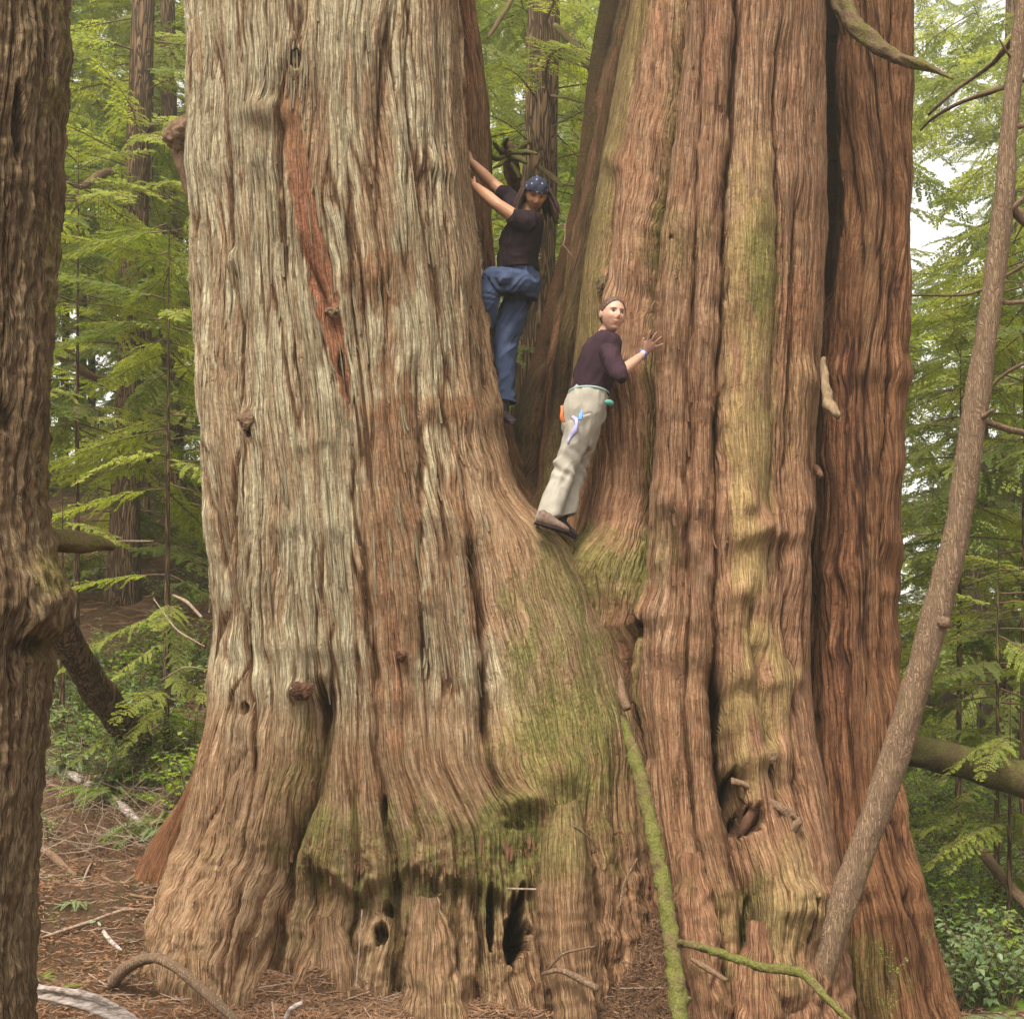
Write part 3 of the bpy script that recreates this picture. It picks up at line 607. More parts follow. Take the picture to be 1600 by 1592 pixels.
# ---- roots
def feat_root(sh, D, mask):
    s, Z = sh['s'], sh['Z']
    D += .03 * n2(s * 4, Z * 2.0, 505); sh['bark'] *= .8
    mask['moss'] += .12
def feat_ring(sh, D, mask):
    px, py = sh['px'], sh['py']
    D += .004 * np.sin(py / 4.5 + 3 * n2(px / 30., py / 40., 7)) * sm(1330, 1400, py) + .02 * n2(sh['s'] * 3, sh['Z'] * 2, 515) + .008 * n2(sh['s'] * 2, sh['Z'] * 6, 516)
    sh['bark'] *= .42; mask['moss'] += .40 * (1 - sm(1330, 1420, py)) + .22; mask['grey'] += .1
stem('root', [(1120, 328, 372, 10.7, .3, 2), (1165, 312, 368, 10.65, .32, 2), (1210, 297, 355, 10.62, .33, 2), (1250, 276, 345, 10.58, .35, 2), (1300, 244, 332, 10.5, .38, 2), (1350, 217, 316, 10.4, .40, 2), (1400, 203, 300, 10.3, .4, 2), (1480, 185, 300, 10.2, .42, 2)], [], feat_root, M['cedar_red'], .016, .008, back=20, seed=6, top=1119, label='dark root arching down behind the pale stem')
stem('root', [(1215, 858, 905, 8.95, .16, 2), (1255, 850, 908, 8.72, .18, 2), (1310, 843, 914, 8.52, .21, 2), (1400, 837, 920, 8.36, .24, 2), (1500, 850, 928, 8.22, .25, 2), (1560, 862, 932, 8.12, .26, 2), (1720, 880, 945, 8.0, .3, 2)], [], feat_ring, M['cedar_grey'], .012, .006, back=20, seed=7, top=1214, label='smooth ringed root standing like a pillar by the hollow')

def feat_knob(sh, D, mask):
    px, py = sh['px'], sh['py']
    D += .03 * n2(px / 26., py / 34., 521) + .014 * n2(px / 11., py / 16., 522) + .02 * n2(sh['s'] * 3, sh['Z'] * 2, 523)
    sh['bark'] *= .5; mask['moss'] += .22 + .3 * n2(px / 30., py / 40., 524); mask['grey'] += .15
for i, rw in enumerate([
    [(1400, 650, 686, 8.46, .08, 2), (1460, 638, 710, 8.32, .15, 2), (1540, 628, 726, 8.18, .2, 2), (1680, 618, 748, 8.0, .25, 2)],
    [(1430, 500, 530, 8.52, .08, 2), (1490, 486, 556, 8.38, .15, 2), (1570, 468, 578, 8.22, .2, 2), (1690, 456, 592, 8.05, .22, 2)],
    [(1330, 1060, 1096, 8.80, .1, 2), (1400, 1046, 1110, 8.66, .17, 2), (1500, 1050, 1130, 8.48, .22, 2), (1700, 1060, 1155, 8.25, .28, 2)],
    [(1440, 1168, 1200, 8.74, .08, 2), (1500, 1150, 1210, 8.6, .16, 2), (1590, 1146, 1220, 8.42, .2, 2), (1710, 1144, 1232, 8.3, .25, 2)],
    [(1470, 1224, 1256, 8.84, .08, 2), (1530, 1212, 1268, 8.70, .16, 2), (1610, 1206, 1284, 8.54, .2, 2), (1720, 1200, 1300, 8.4, .25, 2)],
    [(1440, 300, 330, 8.35, .06, 2), (1500, 284, 352, 8.18, .14, 2), (1590, 262, 372, 8.0, .2, 2), (1700, 240, 390, 7.85, .24, 2)]]):
    stem('root', rw, [], feat_knob, M['cedar_pink'] if 2 <= i <= 4 else M['cedar_grey'], .014, .007, back=16, seed=10 + i, top=rw[0][0] - 1)

# ------------------------------------------------------------------ general curve tools
def smooth_path(P, n):
    P = np.array(P, float); t = np.concatenate([[0], np.cumsum(np.linalg.norm(np.diff(P[:, :3], axis=0), axis=1))])
    u = np.linspace(0, t[-1], n)
    Q = np.stack([np.interp(u, t, P[:, j]) for j in range(P.shape[1])], 1)
    k = max(1, n // (len(P) * 3))
    if n > 8:
        Q2 = smooth_rows(Q, k); Q2[0] = Q[0]; Q2[-1] = Q[-1]; Q = Q2
    return Q, u
def tube_arrays(P, nseg=10, n=40, amp=.0, nf=(14, 5), seed=0, flat=1.0, cap=True):
    """P rows x,y,z,r"""
    Q, u = smooth_path(P, n)
    T = np.gradient(Q[:, :3], axis=0); T /= np.linalg.norm(T, axis=1, keepdims=True) + 1e-9
    ref = np.array([0, 0, 1.0]) if abs(T[:, 2]).mean() < .75 else np.array([0, 1.0, 0])
    A = np.cross(T, ref); A /= np.linalg.norm(A, axis=1, keepdims=True) + 1e-9
    B = np.cross(A, T)
    th = np.linspace(0, 2 * math.pi, nseg, endpoint=False)
    r = Q[:, 3:4] * np.ones((1, nseg))
    if amp:
        r = r * (1 + amp * (n3(np.cos(th)[None, :] * 1.5 + seed * 7.1, np.sin(th)[None, :] * 1.5 + 0 * u[:, None], u[:, None] * nf[1] + 0 * th[None, :], seed)
                       + .5 * n3(np.cos(th)[None, :] * 4 + 0 * u[:, None], np.sin(th)[None, :] * 4 + 0 * u[:, None], u[:, None] * nf[0] + 0 * th[None, :], seed + 1)))
    V_ = Q[:, None, :3] + r[..., None] * (np.cos(th)[None, :, None] * A[:, None] + flat * np.sin(th)[None, :, None] * B[:, None])
    m, k = V_.shape[:2]
    idx = np.arange(m * k).reshape(m, k); nx = np.roll(idx, -1, 1)
    F = np.stack([idx[:-1], nx[:-1], nx[1:], idx[1:]], -1).reshape(-1, 4)
    V_ = V_.reshape(-1, 3)
    if cap:
        V_ = np.concatenate([V_, Q[:1, :3], Q[-1:, :3]]); a, b = m * k, m * k + 1
        F = np.concatenate([F, np.stack([nx[0], idx[0], np.full(k, a), np.full(k, a)], -1), np.stack([idx[-1], nx[-1], np.full(k, b), np.full(k, b)], -1)])
    return V_, F
def quads_to_faces(F):
    t = F[:, 2] == F[:, 3]
    return [F[~t], F[t][:, :3]]
def join_arrays(L):
    Vs, Fs, o = [], [], 0
    for v, f in L: Vs.append(v); Fs.append(f + o); o += len(v)
    return np.concatenate(Vs), np.concatenate(Fs)
def tube(name, P, mat, parent=None, nseg=12, n=40, amp=.1, seed=0, flat=1.0, nf=(14, 5), **kw):
    v, f = tube_arrays(P, nseg, n, amp, nf, seed, flat)
    return link(name, mesh_from(name, v, quads_to_faces(f)), mat, parent, **kw)
def pp(lst):      # [(px, py, Y, radius_px)] -> world rows
    return [(*at(a, b, Y), r * Y / FPX) for a, b, Y, r in lst]

# ------------------------------------------------------------------ hemlock trunk in the left foreground
M['hemlock_front'] = cedar_material('hemlock_plate_bark', (.17, .115, .07), (.11, .068, .042), (.24, .18, .115), (.17, .125, .075), (.028, .016, .012), moss=(.19, .165, .045))
hem = thing('hemlock_tree', 'dark rough barked hemlock trunk with a big burl filling the left edge', 'tree', (-2.3, 5.5, 0))
def feat_hem(sh, D, mask):
    px, py, s, Z = sh['px'], sh['py'], sh['s'], sh['Z']
    D += .012 * n2(s * 3, Z * 1.5, 605)
    D += .013 * n2(s * 24, Z * 10, 606) + .011 * n2(s * 48, Z * 26, 607)
    bl = np.exp(-(((px - 68) / 40) ** 2 + ((py - 945) / 52) ** 2) ** 1.5)
    D += .055 * bl + .03 * bl * n2(s * 12, Z * 12, 608); D -= .03 * np.exp(-(((px - 70) / 40) ** 2 + ((py - 1012) / 14) ** 2))
    D += .02 * np.exp(-(((px - 20) / 40) ** 2 + ((py - 870) / 40) ** 2))
    slot = blob(sh, 30, 190, 8, 58, .5, .15, 3); D -= .05 * slot; sh['furrow'] += slot
    slot = blob(sh, 10, 655, 16, 20, .7, .3, 4); D -= .03 * slot; sh['furrow'] += .7 * slot
    slot = blob(sh, 52, 1010, 26, 18, .8, .3, 5); sh['furrow'] += .7 * slot
    mask['moss'] += .25 + .4 * blob(sh, 85, 900, 40, 40, 1.2, .5, 6) + .3 * sm(30, 100, px) * sm(-.1, .4, n2(s * 6, Z * 5, 609)); mask['grey'] += .55 * sm(-.3, .4, n2(s * 9, Z * 5, 610))
rowsH = [(-900, -230, 100, 5.5, .4, 2.1), (-80, -210, 104, 5.5, .42, 2.1), (0, -205, 105, 5.5, .42, 2.1), (100, -203, 109, 5.5, .42, 2.1), (250, -205, 99, 5.5, .42, 2.1), (400, -210, 92, 5.5, .42, 2.1), (530, -215, 82, 5.5, .42, 2.1), (800, -220, 74, 5.5, .42, 2.1), (870, -220, 84, 5.5, .43, 2.1),
         (910, -222, 97, 5.5, .44, 2.1), (960, -222, 99, 5.5, .44, 2.1), (1005, -222, 84, 5.5, .43, 2.1), (1050, -222, 77, 5.5, .42, 2.1), (1200, -225, 62, 5.5, .42, 2.1), (1400, -230, 50, 5.5, .42, 2.1), (1600, -235, 50, 5.5, .43, 2.1), (1900, -240, 60, 5.5, .46, 2.1)]
stem('trunk', rowsH, [], feat_hem, M['hemlock_front'], .011, .0050, back=30, bark=.8, seed=8, parent=hem, freq=(17, 36), wav=1.0, ksm=.03)
tube('branch_stub', pp([(40, 838, 5.55, 22), (90, 842, 5.8, 16), (130, 848, 6.0, 14), (160, 850, 6.1, 11), (178, 856, 6.15, 4)]), M['moss_wood'], hem, 14, 40, .35, 3, label='short broken limb capped with yellow moss')

# ------------------------------------------------------------------ foliage prototypes
def bough_mesh(name, length, seed, twig_step=.05, side=.26, leaf=(.05, .013), droop=.10, step=.026, woodr=.012, mats=('needles', 'twig'), ang=58, bare=.12):
    rg = np.random.default_rng(seed)
    tubes = []; lc, ld, ln, ll = [], [], [], []
    ax_n = 14; xs = np.linspace(0, length, ax_n)
    wob = rg.normal(0, .03, 3)
    def axis(x): return np.array([x, wob[0] * math.sin(x * 2.3) * 2 + wob[1] * x, -droop * x * x + .05 * x])
    A = np.array([axis(x) for x in xs]); rr = woodr * (1 - .85 * xs / length)
    tubes.append(tube_arrays(np.c_[A, rr], 4, ax_n))
    x = bare * length; sgn = 1
    while x < length:
        t = x / length
        L2 = length * side * (min(1, (t + .12) * 2.2)) * (1 - t) ** .65 * rg.uniform(.65, 1.2) + .05
        o = axis(x); a0 = R(ang + rg.normal(0, 7) - 18 * t) * sgn
        d0 = np.array([math.cos(a0), math.sin(a0), rg.normal(0, .10)])
        n = max(3, int(L2 / .09)); pts = [o]; d = d0.copy()
        for i in range(n):
            d = d + np.array([.10, 0, -.13 * rg.uniform(.4, 1.6)]); d /= np.linalg.norm(d)
            pts.append(pts[-1] + d * L2 / n)
        pts = np.array(pts)
        tubes.append(tube_arrays(np.c_[pts, np.linspace(woodr * .35, .0012, len(pts))], 3, min(len(pts), 5), cap=False))
        cum = np.linspace(0, 1, len(pts))
        m = max(2, int(L2 / step))
        for i in range(m):
            u = (i + .5) / m; c = np.array([np.interp(u, cum, pts[:, j]) for j in range(3)])
            dd = pts[min(len(pts) - 1, int(u * n) + 1)] - pts[int(u * n)]; dd /= np.linalg.norm(dd) + 1e-9
            sd = np.cross([0, 0, 1], dd); sd /= np.linalg.norm(sd) + 1e-9
            for q in (-1, 1):
                v = dd * rg.uniform(.45, .9) + sd * q * rg.uniform(.6, 1) + np.array([0, 0, rg.normal(-.22, .25)])
                v /= np.linalg.norm(v)
                lc.append(c); ld.append(v); ll.append(rg.uniform(.7, 1.35) * (1.1 - .5 * u))
                nn = np.cross(v, dd * .5 + np.array([0, 0, 1.0]) + rg.normal(0, .3, 3)); ln.append(nn / (np.linalg.norm(nn) + 1e-9))
        x += twig_step * rg.uniform(.7, 1.3); sgn = -sgn
    lc, ld, ln, ll = map(np.array, (lc, ld, ln, ll))
    a = (leaf[0] * ll)[:, None]; b = leaf[1]
    LV = np.stack([lc, lc + ld * a * .5 + ln * b, lc + ld * a, lc + ld * a * .5 - ln * b], 1).reshape(-1, 3)
    LF = np.arange(len(LV)).reshape(-1, 4)
    tv, tf = join_arrays(tubes)
    fs = quads_to_faces(tf + len(LV))
    me = mesh_from(name, np.concatenate([LV, tv]), [LF] + fs, False)
    for k in mats: me.materials.append(M[k])
    mi = np.zeros(len(me.polygons), np.int32); mi[len(LF):] = 1
    me.polygons.foreach_set('material_index', mi)
    return me
BOUGH = [bough_mesh('branch', 2.2, 100 + i, droop=.07 + .03 * (i % 3), side=.24 + .03 * (i % 2)) for i in range(6)]
BOUGH_FAR = [bough_mesh('far_branch', 2.6, 200 + i, twig_step=.085, step=.05, leaf=(.10, .026), droop=.05 + .03 * i, side=.30, mats=('needles_far', 'twig')) for i in range(4)]
def leafy_mesh(name, seed, nst=7, h=.6, leaf=.05, mat='salal', nleaf=12, spread=.35):
    rg = np.random.default_rng(seed); tubes = []; LV = []
    for i in range(nst):
        a = rg.uniform(0, 2 * math.pi); sp = rg.uniform(.2, 1) * spread; hh = h * rg.uniform(.5, 1.1)
        P = np.array([[0, 0, 0], [math.cos(a) * sp * .3, math.sin(a) * sp * .3, hh * .5], [math.cos(a) * sp * .8, math.sin(a) * sp * .8, hh * .85], [math.cos(a) * sp * 1.2, math.sin(a) * sp * 1.2, hh]])
        tubes.append(tube_arrays(np.c_[P, [.005, .004, .003, .001]], 3, 6, cap=False))
        for j in range(nleaf):
            u = rg.uniform(.25, 1) ; c = np.array([np.interp(u, [0, .45, .8, 1], P[:, k]) for k in range(3)])
            b = rg.uniform(0, 2 * math.pi); d = np.array([math.cos(b), math.sin(b), rg.normal(.05, .35)]); d /= np.linalg.norm(d)
            sd = np.cross(d, [0, 0, 1]); sd /= np.linalg.norm(sd); up = np.cross(sd, d)
            L = leaf * rg.uniform(.6, 1.25); W = L * .33
            LV += [c + d * .2 * L, c + d * .55 * L + sd * W + up * .12 * L, c + d * 1.15 * L - up * .1 * L, c + d * .55 * L - sd * W + up * .12 * L, c + d * .6 * L]
    LV = np.array(LV); nl = len(LV) // 5; b = np.arange(nl)[:, None] * 5
    LF = np.concatenate([b + np.array([[0, 1, 4]]), b + np.array([[1, 2, 4]]), b + np.array([[2, 3, 4]]), b + np.array([[3, 0, 4]])])
    tv, tf = join_arrays(tubes)
    me = mesh_from(name, np.concatenate([LV, tv]), [LF, tf + len(LV)], True)
    me.materials.append(M[mat]); me.materials.append(M['twig'])
    mi = np.zeros(len(me.polygons), np.int32); mi[len(LF):] = 1
    me.polygons.foreach_set('material_index', mi)
    return me
def fern_mesh(name, seed, nfr=9, L=.5, mat='bright_leaf'):
    rg = np.random.default_rng(seed); LV = []; tubes = []
    for i in range(nfr):
        a = i / nfr * 2 * math.pi + rg.normal(0, .25); l = L * rg.uniform(.7, 1.1); rise = rg.uniform(.5, 1.0)
        f = lambda u: np.array([math.cos(a) * l * u, math.sin(a) * l * u, l * (rise * u - (rise + .1) * u * u)])
        P = np.array([f(u) for u in np.linspace(0, 1, 7)]); tubes.append(tube_arrays(np.c_[P, np.linspace(.004, .001, 7)], 3, 7, cap=False))
        sd = np.array([-math.sin(a), math.cos(a), 0.0])
        for u in np.linspace(.12, .98, 26):
            c = f(u); t = f(u + .02) - c; t /= np.linalg.norm(t); wl = l * .20 * math.sin(math.pi * min(1, u * .8 + .18)) ** .8
            for q in (-1, 1):
                e = sd * q * wl + t * wl * .25 + np.array([0, 0, -.12 * wl]); k = t * l * .016
                LV += [c - k, c + e * .5 - k * 1.1, c + e, c + e * .5 + k * 1.1]
    LV = np.array(LV); LF = np.arange(len(LV)).reshape(-1, 4); tv, tf = join_arrays(tubes)
    me = mesh_from(name, np.concatenate([LV, tv]), [LF, tf + len(LV)], False)
    me.materials.append(M[mat]); me.materials.append(M['twig'])
    mi = np.zeros(len(me.polygons), np.int32); mi[len(LF):] = 1
    me.polygons.foreach_set('material_index', mi)
    return me

def scatter(name, protos, pos, rot, scl, label, kind='stuff'):
    """many copies of the prototypes as one geometry-nodes object"""
    coll = bpy.data.collections.new(name + '_sources')
    for i, me in enumerate(protos):
        coll.objects.link(bpy.data.objects.new(me.name, me))
    pm = bpy.data.meshes.new(name); pm.vertices.add(len(pos)); pm.vertices.foreach_set('co', np.asarray(pos, np.float32).ravel())
    setattr_f(pm, 'rot', 'FLOAT_VECTOR', rot); setattr_f(pm, 'scl', 'FLOAT', scl)
    a = pm.attributes.new('pick', 'INT', 'POINT'); a.data.foreach_set('value', RNG.integers(0, len(protos), len(pos)).astype(np.int32))
    ob = link(name, pm, None, label=label, kind=kind)
    ng = bpy.data.node_groups.new(name, 'GeometryNodeTree')
    ng.interface.new_socket('Geometry', in_out='INPUT', socket_type='NodeSocketGeometry'); ng.interface.new_socket('Geometry', in_out='OUTPUT', socket_type='NodeSocketGeometry')
    N = ng.nodes.new; gi = N('NodeGroupInput'); go = N('NodeGroupOutput'); ins = N('GeometryNodeInstanceOnPoints'); ci = N('GeometryNodeCollectionInfo')
    ci.inputs['Collection'].default_value = coll; ci.inputs['Separate Children'].default_value = True; ci.inputs['Reset Children'].default_value = True
    def at_(nm, t): nd = N('GeometryNodeInputNamedAttribute'); nd.data_type = t; nd.inputs[0].default_value = nm; return [o for o in nd.outputs if o.enabled][0]
    L = ng.links.new
    L(gi.outputs[0], ins.inputs['Points']); L(ci.outputs[0], ins.inputs['Instance']); ins.inputs['Pick Instance'].default_value = True
    L(at_('pick', 'INT'), ins.inputs['Instance Index']); L(at_('rot', 'FLOAT_VECTOR'), ins.inputs['Rotation']); L(at_('scl', 'FLOAT'), ins.inputs['Scale'])
    L(ins.outputs[0], go.inputs[0])
    md = ob.modifiers.new('scatter', 'NODES'); md.node_group = ng
    return ob

# ------------------------------------------------------------------ trees standing behind the cedar
def forest_tree(kind, label, pxb, pxt, wpx, Y, mat, branches, zr, lenr=(.8, 1.3), group='trunks standing in the wood behind', pyb=900, pyt=0, seed=0, side=None, bowed=0.0):
    rg = np.random.default_rng(seed)
    B, T = at(pxb, pyb, Y), at(pxt, pyt, Y)
    sl = (T - B) / (T[2] - B[2]); x0 = B[0]
    gzz = gz(B[0], Y) - .25
    base = B + sl * (gzz - B[2]); r = wpx / 2 * Y / FPX
    t = thing(kind, label, 'tree', (base[0], base[1], gzz), group)
    top_ = 7.0 if 'pale broad' in label else 17 if kind == 'fir_tree' else zr[1] - gzz + .4; zs = np.linspace(0, top_, 20)
    P = [(*(base + sl * z + np.array([bowed * math.sin(z * .5), 0, 0])), r * (1.0 + .5 * math.exp(-z / .35)) * ((1 - z / 40) if kind == 'fir_tree' and top_ > 8 else (1.02 - .3 * z / top_) if kind == 'fir_tree' else (1.02 - z / top_))) for z in zs]
    tube('trunk', P, mat, t, 18, 120, .10, seed, nf=(3, 1))
    for i in range(branches):
        z = min(rg.uniform(*zr), gzz + top_ - .1) if top_ < 8 else rg.uniform(*zr); c = base + sl * (z - gzz)
        me = BOUGH[rg.integers(0, len(BOUGH))]
        o = link('branch', me, None, t)
        az = rg.uniform(0, 2 * math.pi) if side is None else R(side + rg.normal(0, 42))
        hit = False
        for u_ in (0., .6, 1.2, 1.8):
            ax_, ay_ = proj(c[0] + math.cos(az) * u_, c[1] + math.sin(az) * u_, z - .1 * u_ * u_)
            hit |= ((ax_ - 1455) / 58) ** 2 + ((ay_ - 300) / 145) ** 2 < 1
        if hit: bpy.data.objects.remove(o); continue
        o.rotation_euler = (rg.normal(0, .18), rg.normal(.08, .14), az); sc = rg.uniform(*lenr)
        o.scale = (sc, sc, sc); o.location = (c[0] + math.cos(az) * r * .8, c[1] + math.sin(az) * r * .8, z)
    return t
TREES = [
 ('fir_tree', 'brown straight trunk left of the cedar with bright boughs crossing its top', 192, 224, 47, 18.5, 'fir', 70, (3.6, 12), None),
 ('fir_tree', 'slim dark trunk close behind and right of the straight brown trunk', 223, 236, 17, 21, 'fir', 16, (7, 13), None),
 ('fir_tree', 'reddish trunk half hidden beside the left edge of the cedar', 274, 262, 31, 23, 'fir', 34, (6.5, 14), None),
 ('fir_tree', 'thin far trunk just right of the foreground hemlock trunk', 96, 112, 13, 29, 'fir', 22, (11, 17), None),
 ('fir_tree', 'thin pale trunk on the ridge nearest the bright gap', 126, 134, 14, 31, 'fir_pale', 10, (12, 17), None),
 ('fir_tree', 'thin dark trunk on the ridge right of the pale thin one', 141, 148, 13, 30, 'fir', 16, (11, 17), None),
 ('fir_tree', 'pale pinkish trunk seen high up against the left edge of the cedar', 258, 250, 46, 28, 'fir_pale', 16, (11, 17), None),
 ('fir_tree', 'furrowed trunk standing in the gap above the man in the headscarf', 826, 850, 70, 15, 'fir', 26, (5.4, 10), None),
 ('fir_tree', 'pale broad trunk far behind the leaning young tree', 1522, 1530, 50, 23, 'fir_pale', 18, (5, 13), None),
 ('fir_tree', 'dark trunk far behind at the right edge', 1572, 1580, 30, 26, 'fir', 30, (4, 14), None),
 ('fir_tree', 'grey trunk beyond the gap between the two fused stems', 905, 900, 26, 24, 'fir_pale', 24, (6, 13), None),
]
for i, (k, lb, a, b, wpx, Y, mt, nb, zr, sd) in enumerate(TREES):
    forest_tree(k, lb, a, b, wpx, Y, M[mt], nb, zr, seed=300 + i, side=sd)
# low young hemlocks whose layered boughs fill the gaps
YOUNG = [
 ('young hemlock with layered bright boughs left of the pale stem', 262, 14.0, 44, (3.9, 7.2), (.5, .85)),
 ('young hemlock with drooping boughs high beside the foreground trunk', 120, 15.5, 40, (4.9, 8.4), (.6, 1.0)),
 ('small hemlock low beside the left edge of the cedar at head height of the slope', 262, 12.6, 12, (1.6, 3.0), (.4, .62)),
 ('hemlock sapling on the slope beside the foreground trunk', 98, 13.5, 9, (2.4, 3.6), (.3, .55)),
 ('tall hemlock with hanging boughs along the upper right edge', 1600, 14.5, 52, (2.6, 8.6), (.7, 1.15)),
 ('hemlock with spreading boughs behind the leaning young tree', 1500, 16.0, 46, (2.2, 6.5), (.6, 1.0)),
 ('low hemlock with flat pale boughs above the mossy log', 1560, 12.6, 26, (1.0, 3.0), (.5, .85)),
 ('small hemlock under the mossy log at the right edge', 1580, 11.8, 18, (.0, 1.5), (.4, .65)),
 ('hemlock filling the gap behind the man in the headscarf', 800, 17.5, 50, (3.2, 9.5), (.6, 1.0)),
 ('young hemlock seen between the far trunk and the mossy buttress', 895, 18.5, 40, (3.5, 10.5), (.6, 1.0)),
]
for i, (lb, px, Y, nb, zr, lr) in enumerate(YOUNG):
    forest_tree('hemlock_tree', lb, px, px + 4, 11, Y, M['fir'], nb, zr, lr, 'young hemlocks around the cedar', seed=400 + i, pyb=800)

# far wood: one mass of boughs, with the open sky left of the right hand hemlocks
NF = 9000
fx = RNG.uniform(-1, 1, NF); fy = 19 + 26 * RNG.random(NF) ** .8; fx = fx * (fy * .55 + 3)
fz = ground_z(fx, fy) + .3 + RNG.random(NF) * (fy * .52 + 2)
qx, qy = proj(fx, fy, fz)
keep = np.ones(NF, bool)
def opening(cx, cy, rx, ry, p):
    global keep
    d = ((qx - cx) / rx) ** 2 + ((qy - cy) / ry) ** 2
    keep &= ~((d < 1) & (RNG.random(NF) < p))
opening(1462, 300, 85, 175, 1.0); opening(1490, 120, 90, 150, .45); opening(130, 330, 90, 260, .2); opening(125, 620, 45, 50, .5)
keep &= ~((qx < 340) & (qy > 665 + 30 * RNG.normal(0, 1, NF)) & (RNG.random(NF) < .93))
fx, fy, fz = fx[keep], fy[keep], fz[keep]; nk = len(fx)
far_rot = np.stack([RNG.normal(0, .35, nk), RNG.normal(.12, .3, nk), RNG.uniform(0, 2 * math.pi, nk)], 1)
scatter('far_wood', BOUGH_FAR, np.stack([fx, fy, fz], 1), far_rot, RNG.uniform(.5, 1.15, nk), 'dense green wood of conifer boughs far behind the cedar')

# undergrowth
LEAFY = [leafy_mesh('leafy_shrub', 500 + i, 8, .55, .065, m_, 12, .35) for i, m_ in enumerate(('salal', 'salal', 'bright_leaf'))]
FERN = [fern_mesh('fern', 520 + i, 9, .5, m_) for i, m_ in enumerate(('salal', 'bright_leaf'))]
def on_ground(x, y, dz=0): return np.stack([x, y, ground_z(x, y) + dz], 1)
n = 1500
ux = RNG.uniform(-1, 1, n * 3); uy = 9.9 + 13.7 * RNG.random(n * 3) ** 1.3; ux = ux * uy * .5
qx, qy = proj(ux, uy, ground_z(ux, uy) + .2)
left = (qx < 330) & (qx > 40) & (uy > 11.2) & ((n2(ux * .8, uy * .5, 700) > .08) | (uy < 14) & (uy > 11.8) & (n2(ux * 1.3, uy, 701) > -.1)); right = (qx > 1400) & ((uy > 11) | (qx > 1480))
kp = left | right
ux, uy = ux[kp][:n], uy[kp][:n]
scatter('undergrowth', LEAFY + FERN, on_ground(ux, uy, -.03), np.stack([RNG.normal(0, .15, len(ux)), RNG.normal(0, .15, len(ux)), RNG.uniform(0, 6.3, len(ux))], 1), RNG.uniform(.5, 1.25, len(ux)), 'low leafy undergrowth covering the ground behind the cedar')

# ------------------------------------------------------------------ people
def surf(ob, px, py, out=0.0):
    """point of a trunk's surface seen at photo pixel (px, py), lifted out by `out` metres"""
    S = STEMS[ob.name]; d = (S['px'] - px) ** 2 + (S['py'] - py) ** 2
    i = np.unravel_index(np.argmin(d), d.shape)
    return Vector(S['P'][i] + S['N'][i] * out), Vector(S['N'][i])
def loft(rings, n=14, seg=20):
    """rings: (centre, U vector, V vector)"""
    C = np.array([np.r_[r[0], r[1], r[2]] for r in rings], float)
    Q, u = smooth_path(C, n) if n > len(rings) else (C, None)
    th = np.linspace(0, 2 * math.pi, seg, endpoint=False)
    V_ = Q[:, None, :3] + np.cos(th)[None, :, None] * Q[:, None, 3:6] + np.sin(th)[None, :, None] * Q[:, None, 6:9]
    m, k = V_.shape[:2]; idx = np.arange(m * k).reshape(m, k); nx = np.roll(idx, -1, 1)
    F = np.stack([idx[:-1], nx[:-1], nx[1:], idx[1:]], -1).reshape(-1, 4)
    V_ = np.concatenate([V_.reshape(-1, 3), Q[:1, :3], Q[-1:, :3]]); a, b = m * k, m * k + 1
    F = np.concatenate([F, np.stack([nx[0], idx[0], np.full(k, a), np.full(k, a)], -1), np.stack([idx[-1], nx[-1], np.full(k, b), np.full(k, b)], -1)])
    return V_, F
def limb(P, n=None, seg=14):
    P = np.array(P, float)
    # round the ends
    d0 = P[0, :3] - P[1, :3]; d0 /= np.linalg.norm(d0); d1 = P[-1, :3] - P[-2, :3]; d1 /= np.linalg.norm(d1)
    P = np.concatenate([[np.r_[P[0, :3] + d0 * P[0, 3] * .8, P[0, 3] * .45]], P, [np.r_[P[-1, :3] + d1 * P[-1, 3] * .8, P[-1, 3] * .45]]])
    return tube_arrays(P, seg, n or len(P) * 5)
def ellipsoid(c, rx, ry, rz, mat3=None, n=20):
    u = np.linspace(0, math.pi, n); rr = np.sin(u)[1:-1]; zz = np.cos(u)[1:-1]
    th = np.linspace(0, 2 * math.pi, n * 2, endpoint=False)
    V_ = np.stack([rr[:, None] * np.cos(th) * rx, rr[:, None] * np.sin(th) * ry, (zz[:, None] + 0 * th) * rz], -1)
    m, k = V_.shape[:2]; idx = np.arange(m * k).reshape(m, k); nx = np.roll(idx, -1, 1)
    F = np.stack([nx[:-1], idx[:-1], idx[1:], nx[1:]], -1).reshape(-1, 4)
    V_ = np.concatenate([V_.reshape(-1, 3), [[0, 0, rz]], [[0, 0, -rz]]]); a, b = m * k, m * k + 1
    F = np.concatenate([F, np.stack([idx[0], nx[0], np.full(k, a), np.full(k, a)], -1), np.stack([nx[-1], idx[-1], np.full(k, b), np.full(k, b)], -1)])
    if mat3 is not None: V_ = V_ @ np.array(mat3).T
    return V_ + np.array(c), F
def remeshed(name, parts, voxel=.005, smooth=2, sfac=.5):
    v, f = join_arrays(parts); me = mesh_from(name + '_raw', v, quads_to_faces(f))
    o = bpy.data.objects.new(name + '_raw', me); COL.objects.link(o)
    md = o.modifiers.new('r', 'REMESH'); md.mode = 'VOXEL'; md.voxel_size = voxel
    if smooth: ms = o.modifiers.new('s', 'SMOOTH'); ms.iterations = smooth; ms.factor = sfac
    dg = bpy.context.evaluated_depsgraph_get(); dg.update()
    out = bpy.data.meshes.new_from_object(o.evaluated_get(dg)); out.name = name
    bpy.data.objects.remove(o); bpy.data.meshes.remove(me)
    out.polygons.foreach_set('use_smooth', np.ones(len(out.polygons), bool))
    return out
